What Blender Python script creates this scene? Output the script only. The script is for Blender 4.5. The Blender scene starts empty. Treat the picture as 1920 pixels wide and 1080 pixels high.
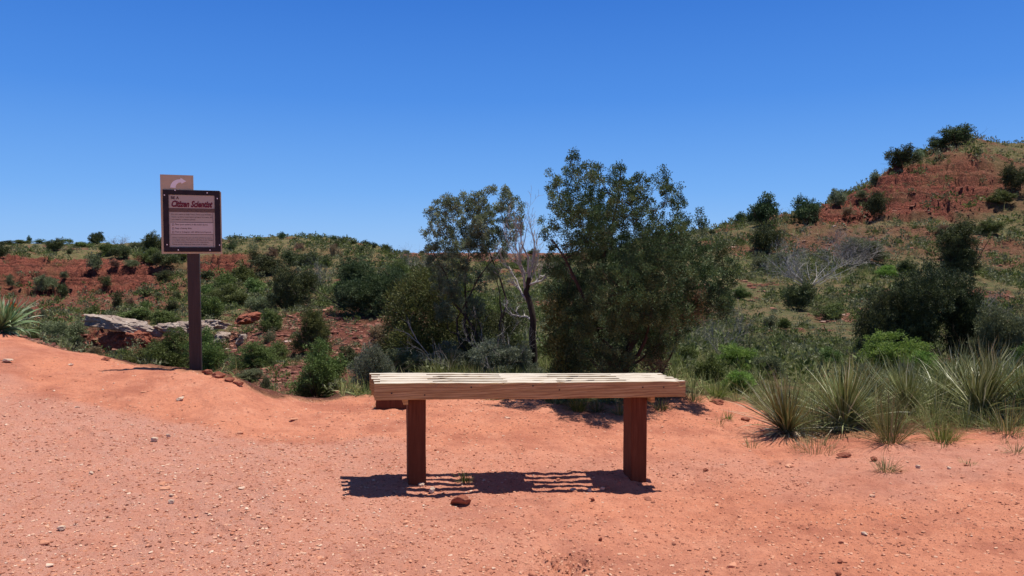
import bpy, math, random
import numpy as np
R = math.radians
C = bpy.context.scene.collection
F = 1386.0; PITCH = math.atan(65/1386); EYE = 1.19
SUN_EL, SUN_AZ = R(73), R(62)          # azimuth measured from +Y towards +X

# ------------------------------------------------------------------ noise
def _h(ix, iy, s):
    n = (ix.astype(np.int64)*374761393 + iy.astype(np.int64)*668265263 + s*974711) & 0x7fffffff
    n = ((n ^ (n >> 13))*1274126177) & 0x7fffffff
    return ((n ^ (n >> 16)) & 0xffff)/65535.0
def vn(x, y, s=0):
    x = np.asarray(x, float); y = np.asarray(y, float)
    ix = np.floor(x); iy = np.floor(y); fx = x-ix; fy = y-iy
    fx = fx*fx*fx*(fx*(fx*6-15)+10); fy = fy*fy*fy*(fy*(fy*6-15)+10)
    a = _h(ix, iy, s); b = _h(ix+1, iy, s); c = _h(ix, iy+1, s); d = _h(ix+1, iy+1, s)
    return (a+(b-a)*fx)*(1-fy)+(c+(d-c)*fx)*fy
def fbm(x, y, s=0, o=4, g=.5):
    v = 0; a = 1; t = 0
    for i in range(o):
        v = v+a*(vn(x*2**i+i*17.3, y*2**i-i*9.1, s+i)-.5); t += a; a *= g
    return v/t*2
def sst(x, a, b):
    t = np.clip((x-a)/(b-a), 0, 1); return t*t*(3-2*t)

# ------------------------------------------------------------------ terrain profiles: bearing -> [(distance, height)]
def zp(Y, py): return EYE-(py-475)*Y/F
def P(Y, py): return (Y, zp(Y, py))
PROF = {
 -420: [(2.4,.10),(4.5,.34),(6.8,.80),(8,.6),(12,-1),(20,-2.6),(40,-3),(60,-3.5),(80,-2),P(95,478),P(130,462),P(220,458)],
 0: [(2.4,.03),(4.5,.13),P(6.6,630),(7.6,.3),(11,-1.2),(18,-2.6),(30,-3.2),P(45,604),P(62,592),P(80,556),P(90,484),P(102,474),P(130,463),P(220,458)],
 200: [(2.4,.0),(4.5,.08),P(6.3,676),(7.4,.02),(11,-1.3),(18,-2.7),P(25,672),P(28.6,662),P(29.6,618),P(33,604),P(48,592),P(68,570),P(80,545),P(91,486),P(102,476),P(130,464),P(220,458)],
 330: [(2.4,.0),(4.5,.05),P(6.0,696),(7.2,-.1),(11,-1.4),(18,-2.7),P(26,672),P(28.9,660),P(30,628),P(33,604),P(48,588),P(68,560),P(80,530),P(92,490),P(104,474),P(130,460),P(220,455)],
 420: [(2.4,.0),(4.5,.03),P(5.9,708),(7,-.2),(10,-1.2),P(18,700),P(26,650),P(30,628),P(33,604),P(48,580),P(68,545),P(80,520),P(94,484),P(106,464),P(130,452),P(220,452)],
 510: [(2.4,.0),(4.5,.02),P(6.1,741),(7.2,-.36),P(10,738),P(14,704),P(19,664),P(22,628),P(27,606),P(34,588),P(50,566),P(66,540),P(84,502),P(100,466),P(115,450),P(220,455)],
 600: [(2.4,.0),(3.9,-.03),(4.8,-.01),P(6.3,753),(7.4,-.3),P(11,738),P(14,700),P(18,668),P(21,634),P(26,604),P(40,562),P(60,526),P(84,484),P(104,457),P(118,447),P(220,460)],
 680: [(2.4,.0),(3.9,-.05),(4.8,-.02),P(6.4,748),(8,-.22),P(12,728),P(16,690),P(22,638),P(28,596),P(42,556),P(62,518),P(86,484),P(106,462),P(120,458),P(220,470)],
 750: [(2.4,.0),(3.9,-.055),(4.8,-.03),P(6.4,744),(8,-.2),(12,-.7),P(18,662),P(28,590),P(42,556),P(62,520),P(90,494),P(110,482),P(130,480),P(230,476)],
 900: [(2.4,.0),(3.9,-.065),(4.8,-.04),P(6.4,747),(8,-.1),(12,-.4),P(20,640),P(30,590),P(45,556),P(70,520),P(100,496),P(160,484),P(230,475)],
 1080: [(2.4,.0),(4,-.09),(6.2,-.06),(8,-.02),(11,-.2),P(20,640),P(30,580),P(45,540),P(70,508),P(100,492),P(160,480),P(230,474)],
 1230: [(2.4,.0),(4,-.12),(5.6,-.09),(7.5,-.02),(10,-.1),P(14,650),P(25,586),P(35,530),P(50,484),P(66,456),P(90,456),P(230,470)],
 1340: [(2.4,.0),(4,-.12),(5.6,-.12),P(7.2,722),P(9,694),P(13,654),P(18,620),P(25,570),P(36,512),P(50,462),P(60,439),P(72,440),P(230,462)],
 1420: [(2.4,.0),(4,-.10),(5.6,-.14),P(7.4,722),P(9,700),P(13,664),P(20,616),P(30,556),P(42,496),P(54,446),P(60,417),P(72,417),P(230,460)],
 1540: [(2.4,.0),(4,-.08),(5.6,-.12),P(7.4,726),P(9,704),P(13,674),P(19,632),P(28,572),P(38,516),P(48,466),P(56,416),P(64,393),P(78,396),P(230,440)],
 1620: [(2.4,.0),(4,-.06),(5.6,-.10),P(7.4,728),P(9,708),P(13,678),P(18,640),P(27,574),P(37,516),P(47,466),P(55,420),P(62,370),P(66,352),P(78,360),P(230,430)],
 1690: [(2.4,.0),(4,-.04),(5.6,-.09),P(7.4,730),P(9,708),P(13,680),P(18,642),P(27,576),P(37,516),P(47,464),P(54,416),P(61,356),P(68,310),P(80,316),P(230,420)],
 1790: [(2.4,.0),(4,-.03),(5.6,-.08),P(7.4,730),P(9,708),P(13,682),P(18,648),P(27,580),P(37,516),P(47,462),P(54,410),P(62,336),P(72,266),P(84,272),P(230,400)],
 1860: [(2.4,.0),(4,-.02),(5.6,-.07),P(7.4,730),P(9,708),P(13,682),P(18,650),P(27,584),P(37,518),P(47,460),P(54,408),P(62,338),P(72,274),P(84,278),P(230,400)],
 2000: [(2.4,.0),(4,.0),(5.6,-.04),P(7.4,728),P(9,706),P(13,680),P(18,650),P(27,588),P(37,520),P(47,458),P(54,406),P(62,340),P(72,284),P(84,280),P(230,400)],
 2400: [(2.4,.05),(4,.05),(5.6,.0),P(7.4,726),P(9,704),P(13,680),P(18,650),P(27,590),P(37,524),P(47,460),P(54,410),P(62,350),P(72,300),P(84,296),P(230,400)],
}
def pchip(xs, ys, x):
    xs = np.array(xs); ys = np.array(ys); h = np.diff(xs); d = np.diff(ys)/h
    m = np.zeros(len(xs)); m[0] = d[0]; m[-1] = d[-1]
    for i in range(1, len(xs)-1):
        if d[i-1]*d[i] > 0:
            w1 = 2*h[i]+h[i-1]; w2 = h[i]+2*h[i-1]; m[i] = (w1+w2)/(w1/d[i-1]+w2/d[i])
    i = np.clip(np.searchsorted(xs, x)-1, 0, len(xs)-2); t = (np.clip(x, xs[0], xs[-1])-xs[i])/h[i]
    return ((1+2*t)*(1-t)**2)*ys[i]+t*(1-t)**2*h[i]*m[i]+t*t*(3-2*t)*ys[i+1]+t*t*(t-1)*h[i]*m[i+1]
LR = np.linspace(math.log(2.0), math.log(320), 700)
_keys = sorted(PROF); _ts = [(k-960)/F for k in _keys]
_cols = np.array([pchip([math.log(n[0]*math.hypot(1, t)) for n in PROF[k]], [n[1] for n in PROF[k]], LR) for k, t in zip(_keys, _ts)])
_ph = np.arctan(_ts); PH = np.linspace(_ph[0], _ph[-1], 400)
TAB = np.empty((400, len(LR)))
for j in range(len(LR)): TAB[:, j] = pchip(_ph, _cols[:, j], PH)
def base_h(x, y):
    r = np.hypot(x, y)+1e-6; ph = np.arctan2(x, y)
    a = (np.clip(ph, PH[0], PH[-1])-PH[0])/(PH[-1]-PH[0])*399.0
    b = (np.clip(np.log(r), LR[0], LR[-1])-LR[0])/(LR[-1]-LR[0])*(len(LR)-1.0)
    i = np.clip(a.astype(int), 0, 398); j = np.clip(b.astype(int), 0, len(LR)-2); fa = a-i; fb = b-j
    z = (TAB[i, j]*(1-fa)+TAB[i+1, j]*fa)*(1-fb)+(TAB[i, j+1]*(1-fa)+TAB[i+1, j+1]*fa)*fb
    w = sst(np.abs(ph), .95, 1.6)                       # behind the viewpoint: open trail, low rises
    zb = .05+.02*np.clip(r-3, 0, 60)
    z = z*(1-w)+zb*w
    return z*sst(r, 0, 2.4)
def crest(x, y):                                       # 1 on the worn trail, 0 beyond its edge
    px = 960+F*x/np.maximum(y, .3); r = np.hypot(x, y)
    edge = np.interp(px, [-400, 0, 200, 330, 420, 510, 600, 680, 760, 1000, 1100, 1200, 1300, 1400, 1440, 1500, 1920, 2200],
                         [6.8, 6.7, 6.3, 5.95, 5.85, 6.05, 6.3, 6.4, 6.3, 6.25, 6.0, 6.1, 6.6, 6.7, 6.0, 5.2, 5.0, 5.0])
    edge = edge*np.sqrt(1+(x/np.maximum(y, .3))**2)
    return 1-sst(r+fbm(x*2, y*2, 5, 3)*.25, edge-.12, edge+.2)*(y > 1)
def masks(x, y):
    r = np.hypot(x, y); px = 960+F*x/np.maximum(y, .3)
    tr = crest(x, y)
    left = (1-sst(px, 700, 900))
    n1 = fbm(x*.09, y*.09, 31, 4); n2 = fbm(x*.35, y*.35, 47, 4); n3 = fbm(x*1.3, y*1.3, 52, 3)
    yw = y+fbm(x*.06, y*.06, 33, 3)*7
    bluff = np.maximum(sst(yw, 74, 80)*(1-sst(yw, 93, 98))*left*(1-sst(px, 270, 330)*(1-sst(px, 340, 380))*.5)*(1-.75*sst(px, 430, 520)), sst(y, 26, 28)*(1-sst(y, 31, 32))*left*(1-sst(px, 330, 400)))
    foot = sst(y, 40, 52)*(1-sst(y, 80, 84))*left*.85*(1-sst(px, 280, 420)*.8)
    gully = sst(r, 9, 11)*(1-sst(r, 28, 40))*sst(px, 380, 450)*(1-sst(px, 740, 860))*.85
    z = base_h(x, y)
    hill = sst(px, 1380, 1560)*sst(z+1.6*n1, 2.6, 4.2)*(y > 0)*(1-.6*sst(px, 1820, 1900)*(1-sst(z, 6, 7.5)))
    hill = hill*(1-.85*sst(r+z*0, 74, 80))
    shoulder = sst(px, 1300, 1400)*sst(r, 46, 50)*(1-sst(r, 58, 62))*.6
    farband = sst(r, 92, 120)*sst(px, 720, 760)*(1-sst(px, 1100, 1200))*.8
    rock = np.clip(np.maximum.reduce([bluff, foot, gully, hill, shoulder, farband]), 0, 1)
    rock = np.clip(rock+.35*n2*(rock > .02)+.15*n3, 0, 1)
    bare = sst(n2+.7*n3+.3*n1, .26, .55)*.75
    rock = np.maximum(np.maximum(rock, bare), (1-sst(r, 8.5, 11))*sst(-px, -700, -600)*.9)*(1-tr)
    return tr, rock, bluff, hill
_fr = np.random.default_rng(12)
FEET = [(float(_fr.uniform(-3.2, 3.4)), float(_fr.uniform(2.6, 5.2)), math.cos(a_), math.sin(a_), float(_fr.uniform(.004, .011))) for a_ in _fr.uniform(-.9, .9, 70)]
def ground(x, y, want=False):
    x = np.asarray(x, float); y = np.asarray(y, float); r = np.hypot(x, y)
    z = base_h(x, y); tr, rock, bluff, hill = masks(x, y)
    # worn trail: soft undulation, small crust
    zt = fbm(x*.8, y*.8, 3, 3)*.022*sst(r, 2.4, 4)+fbm(x*4.5, y*4.5, 7, 4)*.014+fbm(x*16, y*16, 9, 4, .7)*.010
    zt = zt-.012*np.exp(-(((x-.24)/.12)**2+((y-2.86)/.11)**2))*1.6
    # wild ground
    k = np.clip(r/60, .12, 1.1)
    warp = fbm(x*.05, y*.05, 61, 3)*6
    g = 1-np.abs(fbm((x+warp)*.11, (y-warp)*.05, 71, 5))*2
    zw = k*(fbm(x*.16, y*.16, 11, 5)*.75+fbm(x*.9, y*.9, 13, 4)*.22+fbm(x*3.1, y*3.1, 14, 3)*.10)+(g-.7)*.35*k
    amp = sst(r, 6, 16)
    z2 = z+zw*(.25+.75*amp)*.8
    # ledges in red beds
    lv = z2+fbm(x*.07, y*.07, 81, 3)*1.2
    H = 1.15; q = lv/H; fr = q-np.floor(q); rim = np.exp(-((z-10.1)/1.1)**2)*(x > 0)+np.exp(-((z-.2)/.9)**2)*(x < 0); keep = .12+.88*np.clip(.45*rim+1.3*vn(x*.11+np.floor(q)*13.7, y*.11, 91)-.35, 0, 1)
    ter = (np.floor(q)+sst(fr, .70, .82))*H-lv
    H2 = .36; q2 = lv/H2; fr2 = q2-np.floor(q2)
    ter2 = (np.floor(q2)+sst(fr2, .6, .9))*H2-lv
    lm = np.maximum(bluff, hill)
    z2 = z2+lm*(ter*1.25*keep+ter2*.8*keep)+lm*fbm(x*1.7, y*1.7, 15, 5, .65)*.7+rock*fbm(x*4, y*4, 16, 4, .6)*.20*k
    zt = zt+fbm(x*7, y*7, 19, 4, .6)*.05*np.clip(4*tr*(1-tr), 0, 1)
    for lx, ly in ((-.52, 3.963), (.685, 4.22)): zt = zt+.016*np.exp(-((x-lx)**2+(y-ly)**2)/.014)*(1+.6*fbm(x*14, y*14, 37, 2))
    near = (r < 7.6) & (r > 2.2)
    if near.any():
        xn, yn = x[near], y[near]; dz = np.zeros(len(xn))
        for fx, fy, ca, sa, de in FEET:
            u = (xn-fx)*ca+(yn-fy)*sa; v = -(xn-fx)*sa+(yn-fy)*ca; q_ = (u/.13)**2+(v/.05)**2; dz += de*(-np.exp(-q_**2)+.45*np.exp(-((np.sqrt(q_)-1.35)/.3)**2))
        zt = zt.copy(); zt[near] += dz
    zt = zt+np.exp(-(((x-.24)/.13)**2+((y-2.88)/.12)**2))*(fbm(x*26, y*26, 29, 4, .7)*.07-.008)
    z = (z+zt)*tr+(z2+zt*.5)*(1-tr)
    if want: return z, tr, rock, lm
    return z
def gz(x, y): return float(ground(np.array([x]), np.array([y]))[0])
def ray(px, py):
    a = (px-960)/F; b = (540-py)/F; cp, sp = math.cos(PITCH), math.sin(PITCH)
    d = np.array([a, cp+b*sp, -sp+b*cp]); return d/d[1]
def at(px, py, Y): d = ray(px, py); return np.array([d[0]*Y, Y, EYE+d[2]*Y])
def find(px, py, y0=4.0, y1=200):
    d = ray(px, py); Y = np.exp(np.linspace(math.log(y0), math.log(y1), 1500))
    z = ground(d[0]*Y, Y); zr = EYE+d[2]*Y; hit = np.nonzero(z >= zr)[0]
    i = hit[0] if len(hit) else int(np.argmin((zr-z)/Y))
    return float(d[0]*Y[i]), float(Y[i]), float(z[i])

# ------------------------------------------------------------------ mesh + object helpers
def mesh(name, V, Fa, mat, attrs=None, smooth=False, fattrs=None):
    """V (n,3); Fa list of (m,k) index arrays"""
    V = np.asarray(V, np.float32); me = bpy.data.meshes.new(name)
    if not isinstance(Fa, list): Fa = [Fa]
    Fa = [np.asarray(f, np.int32) for f in Fa if len(f)]
    loops = np.concatenate([f.ravel() for f in Fa]); sizes = np.concatenate([np.full(len(f), f.shape[1], np.int32) for f in Fa])
    st = np.concatenate([[0], np.cumsum(sizes)[:-1]]).astype(np.int32)
    me.vertices.add(len(V)); me.vertices.foreach_set('co', V.ravel())
    me.loops.add(len(loops)); me.loops.foreach_set('vertex_index', loops)
    me.polygons.add(len(sizes)); me.polygons.foreach_set('loop_start', st); me.polygons.foreach_set('loop_total', sizes)
    me.polygons.foreach_set('use_smooth', np.full(len(sizes), bool(smooth)))
    me.update(calc_edges=True)
    for k, v in (attrs or {}).items():
        a = me.attributes.new(k, 'FLOAT', 'POINT'); a.data.foreach_set('value', np.asarray(v, np.float32))
    if mat: me.materials.append(mat)
    me.validate(); return me
def put(name, me, parent=None, loc=(0, 0, 0), rz=0, s=None):
    o = bpy.data.objects.new(name, me); C.objects.link(o); o.location = loc; o.rotation_euler = (0, 0, rz)
    if s is not None: o.scale = s
    if parent: o.parent = parent
    return o
def tag(o, label=None, cat=None, group=None, kind=None):
    for k, v in (('label', label), ('category', cat), ('group', group), ('kind', kind)):
        if v: o[k] = v
    return o
def empty(name, loc, label, cat, group=None, rz=0):
    o = put(name, None, None, loc, rz); o.empty_display_size = .2; return tag(o, label, cat, group)
def dup(root, loc, rz, scale, label, group=None):
    r = root.copy(); C.objects.link(r); r.location = loc; r.rotation_euler = (0, 0, rz); r.scale = scale; r['label'] = label
    if group: r['group'] = group
    for ch in list(root.children):
        c = ch.copy(); C.objects.link(c); c.parent = r
    return r
def unit(v): return v/(np.linalg.norm(v, axis=-1, keepdims=True)+1e-9)
class Geo:
    def __init__(s): s.V = []; s.Q = {}; s.A = []; s.n = 0
    def add(s, V, Fc, a=0.):
        V = np.asarray(V, float); s.V.append(V); Fc = np.asarray(Fc); s.Q.setdefault(Fc.shape[1], []).append(Fc+s.n)
        s.A.append(np.broadcast_to(np.asarray(a, float), (len(V),))); s.n += len(V)
    def build(s, name, mat, smooth=False):
        return mesh(name, np.concatenate(s.V), [np.concatenate(q) for q in s.Q.values()], mat, {'tint': np.concatenate(s.A)}, smooth)
def tubes(g, Pt, Rd, sides=4, a=0.):
    """Pt (N,k,3), Rd (N,k)"""
    N, k, _ = Pt.shape; T = unit(np.gradient(Pt, axis=1))
    ref = np.where(np.abs(T[..., 2:3]) > .9, np.array([1., 0, 0]), np.array([0, 0, 1.]))
    U = unit(np.cross(T, ref)); W = np.cross(T, U)
    an = np.arange(sides)/sides*2*math.pi
    V = Pt[:, :, None]+Rd[:, :, None, None]*(np.cos(an)[None, None, :, None]*U[:, :, None]+np.sin(an)[None, None, :, None]*W[:, :, None])
    idx = np.arange(N*k*sides).reshape(N, k, sides); nx = np.roll(idx, -1, axis=2)
    f = np.stack([idx[:, :-1], nx[:, :-1], nx[:, 1:], idx[:, 1:]], -1).reshape(-1, 4)
    if np.ndim(a): a = np.repeat(a, k*sides)
    g.add(V.reshape(-1, 3), f, a)
def limbs(rng, S, D, L, R0, k=7, wob=.12, up=0., taper=.25):
    """curved polylines"""
    N = len(S); Pt = np.zeros((N, k, 3)); Pt[:, 0] = S; d = unit(D); step = (L/(k-1))[:, None]
    for i in range(1, k):
        d = unit(d+rng.normal(0, wob, (N, 3))+np.array([0, 0, up])); Pt[:, i] = Pt[:, i-1]+d*step
    Rd = R0[:, None]*np.linspace(1, taper, k)[None]
    return Pt, Rd
def kids(rng, Pt, Rd, n, lo, hi, spread, lr, rr=.6, up=.1, k=6, wob=.14, taper=.3):
    N, K, _ = Pt.shape; i = np.repeat(np.arange(N), n); t = rng.uniform(lo, hi, len(i))*(K-1); j = np.minimum(t.astype(int), K-2); f = (t-j)[:, None]
    S = Pt[i, j]*(1-f)+Pt[i, j+1]*f; T = unit(Pt[i, j+1]-Pt[i, j])
    D = unit(T+rng.normal(0, spread, T.shape)+np.array([0, 0, up]))
    tot = np.linalg.norm(np.diff(Pt, axis=1), axis=2).sum(1)[i]
    L = tot*lr*rng.uniform(.6, 1.2, len(i)); R0 = Rd[i, j]*rr
    return limbs(rng, S, D, L, R0, k, wob, up*.3, taper)
def bare_shrub(seed, n0=9, lean=.8, h=1., r0=.02, lv=3, up=.05, kn=(5, 5, 4), sides=4, spread=.55, base=.05):
    rng = np.random.default_rng(seed); g = Geo()
    az = rng.uniform(0, 2*math.pi, n0); D = np.stack([np.cos(az)*lean, np.sin(az)*lean, np.ones(n0)], 1)*1.0+rng.normal(0, .2, (n0, 3))
    S = np.stack([np.cos(az)*base, np.sin(az)*base, np.full(n0, -.05)], 1)
    Pt, Rd = limbs(rng, S, D, h*rng.uniform(.7, 1.1, n0), r0*rng.uniform(.6, 1.1, n0), 8, .13, up)
    tubes(g, Pt, Rd, sides+1, rng.uniform(0, 1, n0))
    for l in range(lv):
        Pt, Rd = kids(rng, Pt, Rd, kn[l], .25, 1., spread, .5, .62, .08, 5)
        Rd = np.maximum(Rd, r0*.08); tubes(g, Pt, Rd, 3, rng.uniform(0, 1, len(Pt)))
    return g
def leafcloud(rng, g, cen, out, n, cr, ll, lw, up=.5, jit=.7, tint=None):
    """cen (M,3) clump centres, out (M,3) outward direction; n leaves each: diamond quads"""
    M = len(cen); i = np.repeat(np.arange(M), n); N = len(i)
    off = rng.normal(0, 1, (N, 3)); off = off/np.linalg.norm(off, axis=1, keepdims=True)*rng.uniform(0, 1, (N, 1))**.45
    p = cen[i]+off*(cr if np.ndim(cr) == 0 else cr[i][:, None])
    d = unit(out[i]*.6+off*.8+np.array([0, 0, up])+rng.normal(0, jit, (N, 3)))
    s = unit(np.cross(d, rng.normal(0, 1, (N, 3)))); L = (ll*rng.uniform(.6, 1.3, N))[:, None]; W = (lw*rng.uniform(.7, 1.3, N))[:, None]
    V = np.stack([p, p+d*L*.5+s*W*.5, p+d*L, p+d*L*.5-s*W*.5], 1).reshape(-1, 3)
    ct = rng.uniform(0, 1, M) if tint is None else tint
    a = np.repeat(np.clip(ct[i]*.7+rng.uniform(0, .3, N), 0, 1), 4)
    g.add(V, np.arange(4*N).reshape(-1, 4), a)
def in_lobes(rng, lobes, n, bias=.5, flat=0.):
    L = np.array(lobes, float); vol = (L[:, 3]*L[:, 4]*L[:, 5])**.8; i = rng.choice(len(L), n, p=vol/vol.sum())
    d = unit(rng.normal(0, 1, (n, 3))); rr = rng.uniform(0, 1, (n, 1))**bias
    # lumpy outline
    rr = rr*(1+.22*np.sin(d[:, :1]*5+i[:, None])*np.cos(d[:, 1:2]*6+i[:, None]*2)+.12*np.sin(d[:, 2:3]*11+i[:, None]*3))
    c = L[i, :3]+d*rr*L[i, 3:6]; return c, d, i
def blades(rng, g, n, br, L, tilt, w, curve=.6, k=6, zb=0., cx=0., cy=0., tint=(0, 1), drop=0.):
    """ribbon leaves fanning out of a base"""
    az = rng.uniform(0, 2*math.pi, n); th = np.abs(rng.normal(*tilt, n)) if tilt[1] > 0 else rng.uniform(0, tilt[0], n)
    ln = L*rng.uniform(.55, 1.12, n); rb = br*rng.uniform(0, 1, n)**.5
    hx, hy = np.cos(az), np.sin(az); s = np.linspace(0, 1, k)
    ang = th[:, None]+curve*rng.uniform(.2, 1.6, n)[:, None]*(s[None]**1.5)*(np.sin(th)[:, None]+.12)+drop*s[None]
    dx = np.sin(ang)*ln[:, None]/(k-1); dz = np.cos(ang)*ln[:, None]/(k-1)
    rad = np.cumsum(dx, 1)-dx[:, :1]+rb[:, None]; zz = np.cumsum(dz, 1)-dz[:, :1]+zb
    c = np.stack([cx+hx[:, None]*rad, cy+hy[:, None]*rad, zz], -1)
    tw = rng.uniform(-.9, .9, n); side = np.stack([-hy*np.cos(tw), hx*np.cos(tw), np.sin(tw)], 1)[:, None]
    ww = w*rng.uniform(.6, 1.2, n)[:, None]*np.interp(s, [0, .2, .6, 1], [.8, 1, .75, .06])[None]
    V = np.stack([c-side*ww[..., None]/2, c+side*ww[..., None]/2], 2)       # n,k,2,3
    idx = np.arange(n*k*2).reshape(n, k, 2)
    f = np.stack([idx[:, :-1, 0], idx[:, :-1, 1], idx[:, 1:, 1], idx[:, 1:, 0]], -1).reshape(-1, 4)
    g.add(V.reshape(-1, 3), f, np.repeat(rng.uniform(tint[0], tint[1], n), k*2))
def merge(V0, F0, A0, pos, sc, rz, tilt=None):
    """many copies of one small shape in one array (for stuff)"""
    n, m = len(pos), len(V0); c, s = np.cos(rz)[:, None], np.sin(rz)[:, None]
    sc = np.asarray(sc); sc = sc[:, None]*np.ones(3) if sc.ndim == 1 else sc
    v = V0[None]*sc[:, None]; x = v[..., 0]*c-v[..., 1]*s; y = v[..., 0]*s+v[..., 1]*c
    V = np.stack([x, y, v[..., 2]], -1)+pos[:, None]
    return V.reshape(-1, 3), (F0[None]+(np.arange(n)*m)[:, None, None]).reshape(-1, F0.shape[1])

# ------------------------------------------------------------------ materials
def newmat(name):
    m = bpy.data.materials.new(name); m.use_nodes = True; nt = m.node_tree
    for n in list(nt.nodes): nt.nodes.remove(n)
    return m, nt, nt.nodes, nt.links
def N(nt, t, **kw):
    n = nt.nodes.new(t)
    for k, v in kw.items():
        if k.startswith('i_'):
            n.inputs[int(k[2:])].default_value = v
        else: setattr(n, k, v)
    return n
def ramp(nt, fac, stops, interp='LINEAR'):
    n = nt.nodes.new('ShaderNodeValToRGB'); n.color_ramp.interpolation = interp; e = n.color_ramp.elements
    while len(e) < len(stops): e.new(.5)
    for x, (p, c) in zip(e, stops): x.position = p; x.color = (*c, 1) if len(c) == 3 else c
    nt.links.new(fac, n.inputs[0]); return n.outputs[0]
def mixc(nt, f, a, b, mode='MIX'):
    n = nt.nodes.new('ShaderNodeMix'); n.data_type = 'RGBA'; n.blend_type = mode
    for sock, v in ((n.inputs[0], f), (n.inputs[6], a), (n.inputs[7], b)):
        if isinstance(v, (int, float)): sock.default_value = v
        elif isinstance(v, tuple): sock.default_value = (*v, 1)
        else: nt.links.new(v, sock)
    return n.outputs[2]
def math_(nt, op, a, b=None, clamp=False):
    n = nt.nodes.new('ShaderNodeMath'); n.operation = op; n.use_clamp = clamp
    for i, v in enumerate((a, b)):
        if v is None: continue
        if isinstance(v, (int, float)): n.inputs[i].default_value = v
        else: nt.links.new(v, n.inputs[i])
    return n.outputs[0]
def noise(nt, scale, detail=4, rough=.55, vec=None, stretch=None):
    tc = nt.nodes.new('ShaderNodeTexCoord'); v = tc.outputs['Object']
    if stretch:
        mp = nt.nodes.new('ShaderNodeMapping'); mp.inputs['Scale'].default_value = stretch; nt.links.new(v, mp.inputs[0]); v = mp.outputs[0]
    n = nt.nodes.new('ShaderNodeTexNoise'); n.inputs['Scale'].default_value = scale; n.inputs['Detail'].default_value = detail; n.inputs['Roughness'].default_value = rough
    nt.links.new(v, n.inputs['Vector']); return n.outputs['Fac']
def attr(nt, name):
    n = nt.nodes.new('ShaderNodeAttribute'); n.attribute_name = name; return n.outputs['Fac']
def leafmat(name, cols, trans=.25, rough=.6, rnd=.25):
    m, nt, ns, lk = newmat(name); t = attr(nt, 'tint'); c = ramp(nt, t, cols)
    oi = ns.new('ShaderNodeObjectInfo')
    hsv = ns.new('ShaderNodeHueSaturation'); lk.new(c, hsv.inputs['Color'])
    lk.new(math_(nt, 'MULTIPLY_ADD', oi.outputs['Random'], rnd*2), hsv.inputs['Value']); hsv.inputs['Value'].links[0].from_node.inputs[2].default_value = 1-rnd
    n2 = math_(nt, 'MULTIPLY_ADD', oi.outputs['Random'], .05); n2.node.inputs[2].default_value = .475 if rnd else .5; n2.node.inputs[1].default_value = .05 if rnd else 0; lk.new(n2, hsv.inputs['Hue'])
    d = ns.new('ShaderNodeBsdfPrincipled'); lk.new(hsv.outputs[0], d.inputs['Base Color']); d.inputs['Roughness'].default_value = rough; d.inputs['Specular IOR Level'].default_value = .3
    tr = ns.new('ShaderNodeBsdfTranslucent'); lk.new(hsv.outputs[0], tr.inputs['Color'])
    mx = ns.new('ShaderNodeMixShader'); mx.inputs[0].default_value = trans; lk.new(d.outputs[0], mx.inputs[1]); lk.new(tr.outputs[0], mx.inputs[2])
    o = ns.new('ShaderNodeOutputMaterial'); lk.new(mx.outputs[0], o.inputs[0]); return m
def surf(name, build, rough=.8, spec=.3, bump=None, bstr=.3, bdist=.01):
    m, nt, ns, lk = newmat(name); c = build(nt); d = ns.new('ShaderNodeBsdfPrincipled')
    if isinstance(c, tuple): d.inputs['Base Color'].default_value = (*c, 1)
    else: lk.new(c, d.inputs['Base Color'])
    d.inputs['Roughness'].default_value = rough; d.inputs['Specular IOR Level'].default_value = spec
    if bump:
        b = ns.new('ShaderNodeBump'); b.inputs['Strength'].default_value = bstr; b.inputs['Distance'].default_value = bdist
        lk.new(bump(nt), b.inputs['Height']); lk.new(b.outputs[0], d.inputs['Normal'])
    o = ns.new('ShaderNodeOutputMaterial'); lk.new(d.outputs[0], o.inputs[0]); return m

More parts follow.
